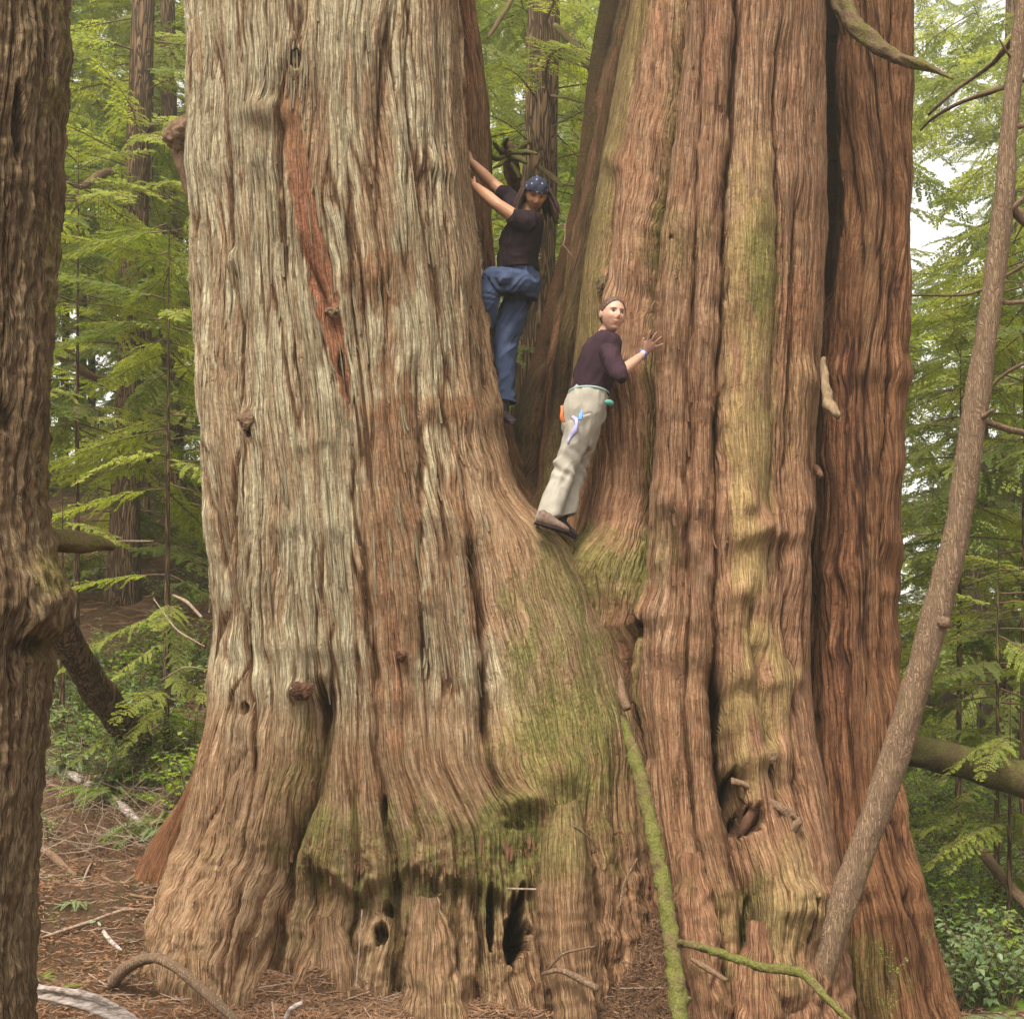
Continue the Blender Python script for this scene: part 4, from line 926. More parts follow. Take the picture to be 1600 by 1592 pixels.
def get_co(me):
    a = np.zeros(len(me.vertices) * 3, np.float32); me.vertices.foreach_get('co', a); return a.reshape(-1, 3)
def get_no(me):
    a = np.zeros(len(me.vertices) * 3, np.float32); me.vertices.foreach_get('normal', a); return a.reshape(-1, 3)
def set_co(me, v): me.vertices.foreach_set('co', np.ascontiguousarray(v, np.float32).ravel()); me.update()
def folds(me, amp, freq, axis=(0, 0, 1), ratio=.35, seed=0, warp=1.2, weight=None):
    """cloth folds: ridged noise stretched along an axis"""
    v = get_co(me); n = get_no(me); a = np.array(axis, float); a /= np.linalg.norm(a)
    t = v @ a; p = v - t[:, None] * a * (1 - ratio)
    q = p * freq; wq = n3(q[:, 0] * .6, q[:, 1] * .6, q[:, 2] * .6, seed + 5) * warp
    r = n3(q[:, 0] + wq, q[:, 1] - wq, q[:, 2] + wq, seed); r2 = n3(q[:, 0] * 2.3 + wq, q[:, 1] * 2.3, q[:, 2] * 2.3, seed + 1)
    d = amp * ((1 - np.abs(r) * 2.4) + .45 * (1 - np.abs(r2) * 2.2))
    if weight is not None: d = d * weight(v)
    set_co(me, v + n * d[:, None])
def frame(f, u):
    f = Vector(f).normalized(); u = Vector(u); u = (u - f * u.dot(f)).normalized(); r = f.cross(u).normalized()   # r: the person's own right
    return np.array([[r.x, f.x, u.x], [r.y, f.y, u.y], [r.z, f.z, u.z]])          # columns: x right, y face, z up
def head_shape(male=False, off=None, n=64):
    """directions -> sculpted head in local coordinates; off(X, Y, Z) moves the shell in or out"""
    u = np.linspace(.02, math.pi - .02, n); th = np.linspace(0, 2 * math.pi, n * 2, endpoint=False)
    dx = np.sin(u)[:, None] * np.cos(th); dy = np.sin(u)[:, None] * np.sin(th); dz = np.cos(u)[:, None] + 0 * th
    zz = dz; k = np.clip(-zz, 0, 1)
    X = dx * .077 * (1 - .30 * k ** 1.3); Y = dy * .097; Z = dz * .122
    Y = np.where(Y > 0, Y * (1 - .06 * k), Y * (1 - .55 * k)) + .012 * k
    fr = sm(0, .03, Y)
    g = lambda x0, z0, sx, sz: np.exp(-((X - x0) / sx) ** 2 - ((Z - z0) / sz) ** 2)
    d = 0
    for q in (-1, 1):
        d = d - .013 * g(q * .031, .008, .017, .012) + .007 * g(q * .03, .030, .024, .009) + .006 * g(q * .043, -.028, .02, .02) + .005 * g(q * .031, .006, .011, .007) + .005 * g(q * .014, -.038, .008, .007)
    d = d + .008 * g(0, .006, .009, .022) + .018 * g(0, -.028, .011, .016) + .012 * g(0, -.012, .010, .018)
    d = d + .009 * g(0, -.062, .026, .007) + .008 * g(0, -.074, .022, .006) - .006 * g(0, -.068, .026, .0028) - .004 * g(0, -.085, .03, .006) + .012 * g(0, -.104, .024, .014) + .004 * g(0, .07, .05, .03)
    if male: d = d + .005 * g(0, .030, .05, .008) + .006 * g(0, -.1, .03, .02)
    Y = Y + d * fr
    if off is not None:
        L = np.sqrt(dx ** 2 + dy ** 2 + dz ** 2); o = off(X, Y, Z)
        X = X + dx * o; Y = Y + dy * o; Z = Z + dz * o
    V_ = np.stack([X, Y, Z], -1); m, kk = X.shape
    idx = np.arange(m * kk).reshape(m, kk); nx = np.roll(idx, -1, 1)
    F = np.stack([nx[:-1], idx[:-1], idx[1:], nx[1:]], -1).reshape(-1, 4)
    V_ = np.concatenate([V_.reshape(-1, 3), [V_[0].mean(0)], [V_[-1].mean(0)]]); a, b = m * kk, m * kk + 1
    F = np.concatenate([F, np.stack([idx[0], nx[0], np.full(kk, a), np.full(kk, a)], -1), np.stack([nx[-1], idx[-1], np.full(kk, b), np.full(kk, b)], -1)])
    return V_, F
def skin_material(name, tone, lip, dark):
    m = NT(name); a = m.sep(m.attr('paint')); pos = m.n('TexCoord').outputs['Object']
    c = m.mix(m.ramp(m.noise(pos, 22, 3), .3, .7), tone, tuple(x * .86 for x in tone))
    c = m.mix(m.math('MULTIPLY', a[2], .55), c, (tone[0] * 1.02, tone[1] * .66, tone[2] * .6))
    c = m.mix(a[0], c, lip); c = m.mix(a[1], c, dark)
    return m.finish(c, m.bump(m.noise(pos, 160, 2), .15, .002), .48, .3, sss=.12)
M['skin_fair'] = skin_material('fair_skin', (.46, .27, .195), (.36, .10, .09), (.10, .05, .035))
M['skin_tan'] = skin_material('tanned_skin', (.40, .205, .12), (.24, .09, .065), (.035, .02, .015))
def cloth_material(name, a, b, weave=420, bump=.25, sheen=0.0):
    m = NT(name); pos = m.n('TexCoord').outputs['Object']
    n1 = m.noise(pos, 9, 4, .6); n2_ = m.noise(pos, weave, 2, .6)
    c = m.mix(m.ramp(n1, .3, .7), a, b)
    return m.finish(c, m.bump(m.math('ADD', n2_, m.noise(pos, 40, 3)), bump, .004), .92, .1, sheen=sheen)
M['shirt'] = cloth_material('dark_plum_cotton', (.040, .020, .028), (.026, .014, .02))
M['shirt_man'] = cloth_material('black_brown_cotton', (.020, .011, .014), (.012, .007, .010))
M['denim'] = cloth_material('blue_denim', (.062, .080, .145), (.034, .046, .09), 300, .35)
M['khaki'] = cloth_material('pale_khaki_cotton', (.33, .30, .255), (.27, .245, .205))
M['boot'] = plain('brown_boot_leather', (.17, .11, .085), (.1, .065, .05), 40, bump=.003, rough=.6)
M['boot_dark'] = plain('black_boot_leather', (.02, .014, .018), (.03, .02, .025), 40, bump=.003, rough=.6)
M['hair_brown'] = plain('reddish_brown_hair', (.115, .066, .046), (.05, .028, .02), 60, (1, 1, .3), rough=.5, bump=.004, spec=.3)
M['hair_dark'] = plain('dark_matted_hair', (.06, .03, .022), (.025, .013, .011), 60, rough=.8, bump=.006)
M['eye'] = plain('eye', (.05, .035, .03), (.03, .02, .02), 10, rough=.2, bump=0, spec=.5)
M['watch'] = plain('blue_watch_plastic', (.10, .13, .5), (.14, .18, .6), 10, rough=.4, bump=0)
M['watch_face'] = plain('watch_glass', (.45, .5, .62), (.4, .45, .6), 10, rough=.15, bump=0)
M['teal'] = plain('teal_webbing', (.10, .30, .24), (.07, .22, .18), 60, bump=.002)
M['white_webbing'] = plain('pale_webbing', (.26, .36, .34), (.2, .3, .29), 60, bump=.002)
M['orange_tape'] = plain('orange_plastic_tape', (.5, .15, .05), (.4, .11, .04), 20, bump=.003, rough=.4)
M['lilac_tape'] = plain('lilac_plastic_tape', (.36, .34, .52), (.28, .26, .45), 20, bump=.003, rough=.4)
M['blue_tape'] = plain('blue_plastic_tape', (.14, .30, .72), (.1, .24, .6), 20, bump=.003, rough=.4)
m = NT('spotted_headscarf'); pos = m.n('TexCoord').outputs['Object']; vo = m.n('TexVoronoi'); m.l(pos, vo.inputs['Vector']); vo.inputs['Scale'].default_value = 26; vo.inputs['Randomness'].default_value = .25
M['scarf'] = m.finish(m.mix(m.ramp(vo.outputs['Distance'], .13, .20), (.36, .36, .58), m.mix(m.ramp(m.noise(pos, 30, 3), .3, .7), (.018, .020, .038), (.03, .034, .06))), m.bump(m.noise(pos, 60, 3), .3, .004), .8, .15)

def paint_skin(me, hc, H, brows=True, beard=False):
    v = get_co(me); q = (v - np.array(hc)) @ H; X, Y, Z = q[:, 0], q[:, 1], q[:, 2]
    fr = (Y > .045) & (np.abs(Z) < .13) & (np.abs(X) < .09)
    g = lambda x0, z0, sx, sz: np.exp(-((X - x0) / sx) ** 2 - ((Z - z0) / sz) ** 2)
    lip = np.clip(1.5 * (np.exp(-((X / .026) ** 4)) * np.exp(-((Z + .071 - 9 * X * X) / .0065) ** 2)), 0, 1) * .8
    brow = np.clip(1.4 * sum(np.exp(-((X - s_ * .032) / .019) ** 4 - ((Z - .029 + .12 * abs(abs(X) - .03)) / .0045) ** 2) for s_ in (-1, 1)), 0, 1) * .75
    eye = np.clip(sum(np.exp(-((X - s_ * .031) / .014) ** 2 - ((Z - .012) / .008) ** 2) for s_ in (-1, 1)), 0, 1) * .7
    if beard: brow = brow + .55 * np.clip(np.exp(-((Z + .053) / .006) ** 2 - (X / .028) ** 4) + np.exp(-((Z + .1) / .02) ** 2 - (X / .045) ** 4) * .8, 0, 1)
    red = g(.045, -.03, .022, .02) + g(-.045, -.03, .022, .02) + g(0, -.03, .012, .014)
    setattr_f(me, 'paint', 'FLOAT_COLOR', np.stack([lip * fr, np.clip(brow + eye, 0, 1) * fr, np.clip(red, 0, 1) * fr * .5, np.ones(len(v))], 1))
def w3(p): return np.array(p, float)
def hand_parts(wrist, palm_dir, normal, side, curl=.25, spread=1.0, L=.185, thumb=1):
    """wrist point, direction to the fingers, back-of-hand normal, side = direction from little finger to thumb"""
    d = np.array(Vector(palm_dir).normalized()); n = np.array(Vector(normal).normalized()); s_ = np.array(Vector(side).normalized())
    s_ = s_ - d * (s_ @ d); s_ /= np.linalg.norm(s_); n = np.cross(d, s_) * (1 if np.dot(np.cross(d, s_), n) > 0 else -1)
    W = w3(wrist); k = L / .185; parts = []
    pl = .095 * k
    parts.append(loft([(W - d * .01, s_ * .026, n * .019), (W + d * .03 * k, s_ * .035, n * .016), (W + d * .07 * k, s_ * .041 * k, n * .014), (W + d * pl, s_ * .038 * k, n * .011)], 12, 16))
    for i, (o, ln, a) in enumerate([(.030, .070, .20), (.010, .079, .04), (-.011, .073, -.12), (-.031, .057, -.32)]):
        b = W + d * (pl - .012 - (.008 if i == 3 else 0)) + s_ * o * k; dd = d * math.cos(a * spread) + s_ * math.sin(a * spread); dd /= np.linalg.norm(dd)
        p1 = b + dd * ln * .45 * k + n * .004; c = dd - n * curl; c /= np.linalg.norm(c); p2 = p1 + c * ln * .33 * k; c2 = dd - n * curl * 2; c2 /= np.linalg.norm(c2); p3 = p2 + c2 * ln * .27 * k
        parts.append(limb([(*b, .0098), (*p1, .0090), (*p2, .0080), (*p3, .0062)], 16, 10))
    b = W + d * .022 * k + s_ * .022 * k - n * .004; t1 = b + (d * .75 + s_ * .65) * .036 * k; t2 = t1 + (d * .9 + s_ * .42) * .034 * k
    parts.append(limb([(*b, .014), (*t1, .0105), (*t2, .0078)], 12, 10))
    return parts

# ---- the woman leaning on the pinkish stem
def surfY(ob, px, py, rad=9):
    S = STEMS[ob.name]; d = (S['px'] - px) ** 2 + (S['py'] - py) ** 2
    return float(S['P'][..., 1][d < rad * rad].min()) if (d < rad * rad).any() else float(S['P'][..., 1].ravel()[d.argmin()])
rootY = 9.32
Wm = thing('person', 'person in dark top and pale khaki trousers leaning on the pinkish stem, hand on bark', 'person', tuple(V(860, 832, rootY)))
YFOOT = surfY(trunkL, 852, 838, 14)
F = w3((.76, .62, -.22)); F /= np.linalg.norm(F); Rv = w3((.62, -.76, 0)); Rv /= np.linalg.norm(Rv)
def ring(px, py, Y, rf, rw): return (at(px, py, Y), F * rf, Rv * rw)
hc = at(957, 493, 9.17); H = frame((.34, -.93, -.05), (.08, .05, 1))
hv, hf = head_shape(); hv = hv * w3((1.12, 1.06, 1.06))
head = (hv @ H.T + hc, hf)
ears = [ellipsoid(hc + H @ w3((q * .090, -.006, -.006)), .011, .02, .032, H) for q in (-1, 1)]
nk0 = hc + H @ w3((0, -.03, -.07)); nk1 = at(942, 532, 9.24)
shoulderN = at(949, 549, 9.13); elbowN = at(966, 585, 9.0)
wristN = at(1007, 552, surfY(trunkR, 1007, 552, 16) - .075)
tipdir = at(1033, 516, surfY(trunkR, 1033, 518, 14) - .045) - wristN
shoulderF = at(928, 548, 9.42); elbowF = at(908, 590, 9.55)
torso = loft([ring(944, 530, 9.24, .05, .06), ring(941, 545, 9.25, .08, .13), ring(932, 575, 9.27, .095, .13), ring(922, 612, 9.3, .09, .125), ring(914, 650, 9.32, .10, .14)], 20)
hipN, hipF = at(910, 652, 9.25), at(922, 652, 9.42)
kneeN, kneeF = at(881, 735, 9.25), at(900, 738, 9.45)
ankN, ankF = at(855, 806, YFOOT + .05), at(878, 812, 9.30)
legs = [limb([(*hipN, .075), (*kneeN, .052), (*ankN, .035)]), limb([(*hipF, .075), (*kneeF, .052), (*ankF, .035)])]
arm = [limb([(*shoulderN, .046), (*elbowN, .038), (*(elbowN * .6 + wristN * .4), .040), (*wristN, .026)]), limb([(*shoulderF, .046), (*elbowF, .038), (*at(935, 600, 9.7), .03)])]
hands = hand_parts(wristN, tipdir, (0.05, -1, .1), (-.8, 0, .6), .02, 1.6, .215)
neck = limb([(*nk0, .056), (*nk1, .064)])
body = remeshed('body', [head, neck, torso] + ears + legs + arm + hands, .005, 2)
paint_skin(body, hc, H)
link('body', body, M['skin_fair'], Wm)
for q in (-1, 1):
    v, f = ellipsoid(hc + H @ w3((q * .034, .0905, .009)), .0105, .007, .0055, H, 8); link('eye', mesh_from('eye', v, quads_to_faces(f)), M['eye'], Wm)
def hair_off(X, Y, Z):
    line = np.maximum(.080 - 1.0 * (.070 - Y) - .012 * np.abs(X) / .05, -.085) + .003 * n2(X * 180, Y * 180, 5)
    return -.02 + (.0285 + .0014 * np.sin(np.arctan2(X, Z + .05) * 40 + 2 * n2(X * 60, Z * 60, 6)) + .002 * n2(X * 200, Z * 200, 8)) * sm(-.008, .008, Z - line)
v, f = head_shape(off=hair_off, n=90); bun = ellipsoid((0, -.118, .045), .03, .03, .03); v, f = join_arrays([(v * w3((1.12, 1.05, 1.05)), f), bun])
link('hair', mesh_from('hair', v @ H.T + hc, quads_to_faces(f)), M['hair_brown'], Wm, label='brown hair pulled back tight')
# shirt with three quarter sleeves
shirt = remeshed('shirt', [loft([ring(948, 523, 9.22, .062, .072), ring(944, 532, 9.23, .095, .14), ring(938, 556, 9.25, .125, .175), ring(930, 582, 9.27, .125, .165), ring(923, 605, 9.29, .12, .16), ring(920, 618, 9.3, .122, .165)], 24, 28),
                           limb([(*shoulderN, .068), (*(shoulderN * .45 + elbowN * .55), .066), (*(elbowN + w3((0.01, 0, -.01))), .060)]), limb([(*shoulderF, .068), (*elbowF, .062), (*at(918, 597, 9.62), .055)])], .006, 3)
folds(shirt, .010, 9, (.5, .1, .8), .4, 3)
link('shirt', shirt, M['shirt'], Wm, label='dark plum top with sleeves pushed up')
def trouser(px, py, Y, r, flat=.92): return (at(px, py, Y), w3((r, 0, .3 * r)), w3((0, r * flat, 0)))
tr = remeshed('trousers', [loft([ring(921, 611, 9.3, .118, .16), ring(917, 628, 9.3, .135, .175), ring(911, 650, 9.31, .142, .18), ring(908, 670, 9.31, .125, .150), ring(904, 700, 9.31, .08, .10)], 22, 28),
                           loft([trouser(909, 655, 9.23, .105), trouser(897, 695, 9.22, .104), trouser(881, 738, 9.23, .094), trouser(866, 775, 9.16, .092), trouser(855, 812, YFOOT + .06, .098)], 26, 24),
                           loft([trouser(922, 655, 9.42, .10), trouser(911, 695, 9.44, .10), trouser(899, 738, 9.46, .088), trouser(887, 775, 9.38, .085), trouser(880, 808, 9.3, .088)], 26, 24)], .006, 3)
folds(tr, .008, 8, (-.35, 0, -1), .55, 9, 1.6)
v_ = get_co(tr); knee_z = kneeN[2]; n_ = get_no(tr)
ang = np.exp(-((v_[:, 2] - knee_z - .02) / .09) ** 2); set_co(tr, v_ + n_ * (ang * .008 * np.sin((v_[:, 2] + .6 * v_[:, 0]) * 60 + 2.5 * n3(v_[:, 0] * 9, v_[:, 1] * 9, v_[:, 2] * 9, 3)))[:, None])
link('trousers', tr, M['khaki'], Wm)
def shoe(name, heel, toe, mat, parent, up=(0, 0, 1), k=1.0, label=None, shaft=True):
    heel, toe = w3(heel), w3(toe); d = toe - heel; L = np.linalg.norm(d); d /= L; u = w3(up); u = u - d * (u @ d); u /= np.linalg.norm(u); s_ = np.cross(d, u)
    rg = lambda t, w_, h, z: (heel + d * L * t + u * (z + h) * k, s_ * w_ * k, u * h * k)
    p = [loft([rg(.0, .026, .025, .0), rg(.08, .034, .040, 0), rg(.3, .036, .046, 0), rg(.55, .044, .034, 0), rg(.8, .046, .026, 0), rg(.95, .036, .02, 0), rg(1.0, .018, .012, .002)], 24, 18),
         limb([(*(heel + d * L * .2 + u * .06), .040), (*(heel + d * L * .16 + u * (.13 if shaft else .075)), .042)])]
    o = link(name, remeshed(name, p, .006, 2), mat, parent, label=label)
    sl = loft([(heel + d * L * t + u * .004, s_ * (w_ + .005), u * .010) for t, w_ in ((-.01, .02), (.05, .034), (.3, .035), (.55, .044), (.8, .047), (.97, .034), (1.02, .012))], 20, 14)
    link('sole', mesh_from('sole', sl[0], quads_to_faces(sl[1])), M['boot_dark'], o)
    return o
yf = surfY(trunkL, 852, 838, 14) - .07
shoe('boot', at(835, 818, yf), at(888, 834, yf), M['boot'], Wm, (.25, 0, 1), 1.15, label='brown boot braced on the lip of the fork', shaft=False)
shoe('boot', at(862, 822, 9.3), at(900, 842, 9.3), M['boot_dark'], Wm, (.2, 0, 1))
# wristwatch, belt
wd = (elbowN - wristN); wd /= np.linalg.norm(wd); wc = wristN + wd * .045
a1 = np.cross(wd, [0, 1, 0]); a1 /= np.linalg.norm(a1); a2 = np.cross(a1, wd)
th = np.linspace(0, 2 * math.pi, 25)
band = np.array([[*(wc + a1 * .033 * math.cos(t) + a2 * .033 * math.sin(t)), .0055] for t in th])
wt = tube('wristwatch', band, M['watch'], Wm, 8, 40, 0, label='blue wristwatch')
v, f = ellipsoid(wc + w3((0, -.034, .005)), .019, .006, .019, None, 10); link('watch_face', mesh_from('watch_face', v, quads_to_faces(f)), M['watch_face'], wt)
bl = [(*(at(920, 616, 9.3) + F * .133 * math.cos(t) + Rv * .172 * math.sin(t)), .0022) for t in np.linspace(0, 2 * math.pi, 61)]
bt = tube('belt', bl, M['white_webbing'], Wm, 8, 90, 0, flat=3.4, label='pale teal belt')
v, f = ellipsoid(at(952, 629, 9.12), .036, .02, .022, frame((.3, -.9, 0), (.15, 0, 1)), 8); link('belt_pouch', mesh_from('belt_pouch', v, quads_to_faces(f)), M['teal'], bt)
def ribbon(name, pts, w_, mat, label, cat, seed=0):
    """crumpled tape with thickness"""
    P = np.array([(*at(a, b, Y), ww) for a, b, Y, ww in pts]); return tube(name, np.c_[P[:, :3], P[:, 3] * w_], mat, None, 10, 50, .9, seed, flat=.35, nf=(30, 14), label=label, cat=cat)
ribbon('marking_tape', [(877, 634, 9.12, .5), (878, 642, 9.10, 1), (877, 650, 9.09, 1.1), (880, 660, 9.10, .6)], .017, M['orange_tape'], 'orange marking tape hanging from the back pocket of the khaki trousers', 'tape', 3)
ribbon('marking_tape', [(894, 650, 9.09, .4), (903, 658, 9.06, 1), (901, 666, 9.05, .7), (897, 676, 9.06, 1.0), (892, 684, 9.07, .6), (888, 690, 9.07, .8), (889, 695, 9.08, .3)], .020, M['lilac_tape'], 'white and lilac tape dangling from the pocket of the khaki trousers', 'tape', 4)
ribbon('marking_tape', [(909, 640, 9.10, .3), (907, 648, 9.07, 1), (905, 656, 9.06, .8)], .013, M['blue_tape'], 'short blue tape poking out of the pocket of the khaki trousers', 'tape', 5)

# ---- the man climbing in the gap
Mn = thing('person', 'person in black shirt, jeans and spotted blue headscarf climbing in the gap, looking down', 'person', tuple(V(790, 655, 10.2)))
F = w3((-.86, -.40, .0)); F /= np.linalg.norm(F); Rv = w3((-.42, .90, 0)); Rv /= np.linalg.norm(Rv)
hc = at(837, 304, 9.93); H = frame((.10, -.78, -.62), (.16, -.35, .9))
hv, hf = head_shape(True); hv = hv * 1.08
head = (hv @ H.T + hc, hf); ears = [ellipsoid(hc + H @ w3((q * .086, -.010, -.004)), .010, .02, .031, H) for q in (-1, 1)]
sN = at(822, 352, 9.86); eN = at(777, 320, 9.86); wN = at(741, 290, 10.02)
sF = at(800, 314, 10.22); eF = at(770, 288, 10.25); wF = at(737, 254, 10.20)
torso = loft([ring(824, 336, 10.0, .06, .08), ring(818, 352, 10.03, .10, .15), ring(812, 380, 10.06, .11, .14), ring(810, 415, 10.1, .10, .13), ring(812, 445, 10.12, .11, .14)], 20)
hN, kN, aN = at(812, 448, 10.02), at(766, 438, 10.06), at(757, 505, 10.12)
hF, kF, aF = at(816, 455, 10.22), at(788, 545, 10.2), at(790, 628, 10.22)
parts = [head, torso, limb([(*(hc + H @ w3((0, -.03, -.06))), .058), (*at(822, 338, 10.0), .062)])] + ears
parts += [limb([(*sN, .060), (*(sN * .5 + eN * .5), .058), (*eN, .048), (*(eN * .6 + wN * .4), .049), (*wN, .032)]), limb([(*sF, .060), (*(sF * .5 + eF * .5), .056), (*eF, .048), (*(eF * .6 + wF * .4), .049), (*wF, .032)])]
parts += [limb([(*hN, .08), (*kN, .055), (*aN, .04)]), limb([(*hF, .08), (*kF, .055), (*aF, .04)])]
parts += hand_parts(wN, wN - eN + w3((-.02, .1, 0)), (-.3, -.8, .4), (.3, .0, .8), .25, .8) + hand_parts(wF, wF - eF + w3((-.02, .05, 0)), (-.3, -.8, .4), (.3, .0, .8), .25, .8)
body = remeshed('body', parts, .005, 2); paint_skin(body, hc, H, beard=True); link('body', body, M['skin_tan'], Mn)
for q in (-1, 1):
    v, f = ellipsoid(hc + H @ w3((q * .033, .088, .006)), .010, .006, .003, H, 8); link('eye', mesh_from('eye', v, quads_to_faces(f)), M['eye'], Mn)
off = lambda X, Y, Z: np.where(Z > .036 - .16 * (.09 - Y) * (Y < .09), .018 - .009 * sm(.07, .125, Z) + .003 * np.sin(X * 90 + Z * 60), -.025)
v, f = head_shape(True, off=off)
sc_ = link('headscarf', mesh_from('headscarf', (v * 1.08) @ H.T + hc, quads_to_faces(f)), M['scarf'], Mn, label='dark blue headscarf with white spots')
off = lambda X, Y, Z: np.where((Y < .0) & (Z < .06), .016 + .006 * np.sin(np.arctan2(X, -Y) * 17), -.025)
v, f = head_shape(True, off=off); L_ = [((v * 1.08) @ H.T + hc, f)]
for i in range(84):
    a = R(-112 + 224 * (i + .5) / 56) if i < 56 else R(random.uniform(-110, 110)); b = hc + H @ w3((math.sin(a) * .094, -.015 - math.cos(a) * .08, random.uniform(-.02, .06)))
    out = H @ w3((math.sin(a), -math.cos(a) * .7, 0)); ln = random.uniform(.15, .25)
    p = [b + out * (.012 + .05 * math.sin(t * 1.6)) * (1 + .4 * t) + w3((0, 0, -ln * t)) + w3((.01, .01, 0)) * random.gauss(0, .6) * t for t in np.linspace(0, 1, 5)]
    L_.append(tube_arrays([(*q, r_) for q, r_ in zip(p, (.012, .013, .012, .010, .004))], 7, 12, .3, (30, 20), i))
v, f = join_arrays(L_); link('hair', mesh_from('hair', v, quads_to_faces(f)), M['hair_dark'], Mn, label='dark matted locks of hair')
shirt = remeshed('shirt', [loft([ring(826, 335, 9.98, .07, .09), ring(821, 343, 10.0, .12, .17), ring(816, 360, 10.02, .160, .20), ring(812, 385, 10.05, .158, .185), ring(808, 405, 10.08, .152, .178), ring(808, 426, 10.1, .168, .195)], 24, 28),
                           limb([(*sN, .078), (*(sN * .62 + eN * .38), .070)]), limb([(*sF, .076), (*(sF * .5 + eF * .5), .068)]), limb([(*sF, .085), (*at(812, 345, 10.1), .10)])], .006, 3)
folds(shirt, .008, 9, (.1, .1, 1), .6, 13)
link('shirt', shirt, M['shirt_man'], Mn, label='black short sleeved shirt')
def leg(px, py, Y, r): return (at(px, py, Y), w3((r, 0, 0)), w3((0, r, 0)))
jn = remeshed('jeans', [loft([ring(808, 417, 10.1, .15, .17), ring(811, 434, 10.11, .155, .175), ring(815, 452, 10.12, .14, .17), ring(813, 470, 10.14, .12, .16)], 18, 28),
                        limb([(*at(820, 444, 10.0), .105), (*at(795, 440, 9.99), .11), (*kN, .10), (*at(760, 470, 10.03), .09), (*aN, .085)]),
                        loft([leg(812, 460, 10.2, .12), leg(798, 500, 10.2, .115), leg(788, 540, 10.2, .098), leg(787, 590, 10.2, .084), (at(789, 626, 10.21), w3((.080, 0, -.01)), w3((0, .08, 0)))], 26, 24)], .006, 3)
folds(jn, .010, 10, (.5, 0, .8), .35, 23, 1.8)
link('jeans', jn, M['denim'], Mn, label='loose blue jeans with rolled cuffs')
cf = [(*(at(789, 627, 10.21) + w3((.084 * math.cos(t), .084 * math.sin(t), -.01 * math.cos(t)))), .009) for t in np.linspace(0, 2 * math.pi, 33)]
tube('jeans_cuff', cf, M['denim'], Mn, 8, 60, .15, flat=1.4)
shoe('boot', at(782, 658, 10.25), at(802, 663, 9.99), M['boot_dark'], Mn)

# ------------------------------------------------------------------ leaning young tree in front of the red stem
lt = thing('leaning_tree', 'slender young tree leaning up and right across the dark red stem', 'tree', tuple(V(1285, 1510, 8.75)))
_yb = surfY(trunkR, 1285, 1500, 14)
LP = [(1262, 1580, _yb + .12, 24), (1275, 1530, _yb + .05, 25), (1300, 1470, (_yb + 8.8) / 2, 25), (1345, 1330, 8.72, 24), (1398, 1180, 8.65, 25), (1440, 1050, 8.6, 25), (1472, 930, 8.55, 25), (1500, 790, 8.5, 24), (1524, 660, 8.45, 23), (1545, 500, 8.4, 21), (1563, 330, 8.35, 18), (1585, 150, 8.3, 16), (1606, -40, 8.25, 14), (1630, -260, 8.2, 12), (1680, -700, 8.1, 8)]
LP = [(a + 5 * math.sin(i * 2.1), b, c, d * (1 + .06 * math.sin(i * 3.3))) for i, (a, b, c, d) in enumerate(LP)]
LP = [(a, b, c, d * .86) for a, b, c, d in LP]
tube('trunk', pp(LP), M['alder'], lt, 24, 420, .10, 5, nf=(30, 6))
for (a, b, c, d) in [((1466, 966, 8.5), (1482, 972, 8.45), 9, 8), ((1520, 655, 8.45), (1552, 640, 8.3), 7, 3), ((1530, 655, 8.45), (1620, 680, 8.7), 6, 5), ((1560, 340, 8.35), (1610, 300, 8.3), 6, 4), ((1575, 318, 8.4), (1625, 360, 8.4), 10, 8), ((1545, 470, 8.4), (1615, 470, 8.5), 5, 3), ((1580, 200, 8.3), (1618, 185, 8.3), 6, 4), ((1589, 100, 8.3), (1560, 60, 8.2), 3, 1.5)]:
    tube('branch_stub', pp([(*a, c), ((a[0] + b[0]) / 2, (a[1] + b[1]) / 2 + 4, (a[2] + b[2]) / 2, (c + d) / 2), (*b, d)]), M['alder'], lt, 8, 16, .2, int(a[0]))
# dark dead limbs hanging in the upper right
for i, (pts, lb) in enumerate([([(1600, 40, 10, 6), (1560, 90, 10.5, 5), (1540, 110, 10.8, 4), (1500, 135, 11, 3), (1450, 180, 11.2, 2)], 'dark bare limb reaching left near the top right corner'),
                  ([(1610, 120, 10.5, 5), (1560, 140, 10.6, 4), (1500, 160, 10.9, 3.5), (1452, 188, 11.2, 2.5), (1438, 205, 11.3, 1.5)], 'dark bare limb sloping down left above the bright gap'),
                  ([(1600, 415, 11, 3), (1520, 462, 11.2, 2.5), (1426, 462, 11.5, 1.5)], 'thin grey dead limb level with the bright gap'),
                  ([(1615, 560, 10.5, 3.5), (1560, 590, 10.7, 3), (1520, 640, 10.9, 2)], 'thin dead limb hanging behind the leaning young tree')]):
    tube('dead_limb', pp(pts), M['twig'], None, 8, 50, .3, 30 + i, label=lb, cat='branch')

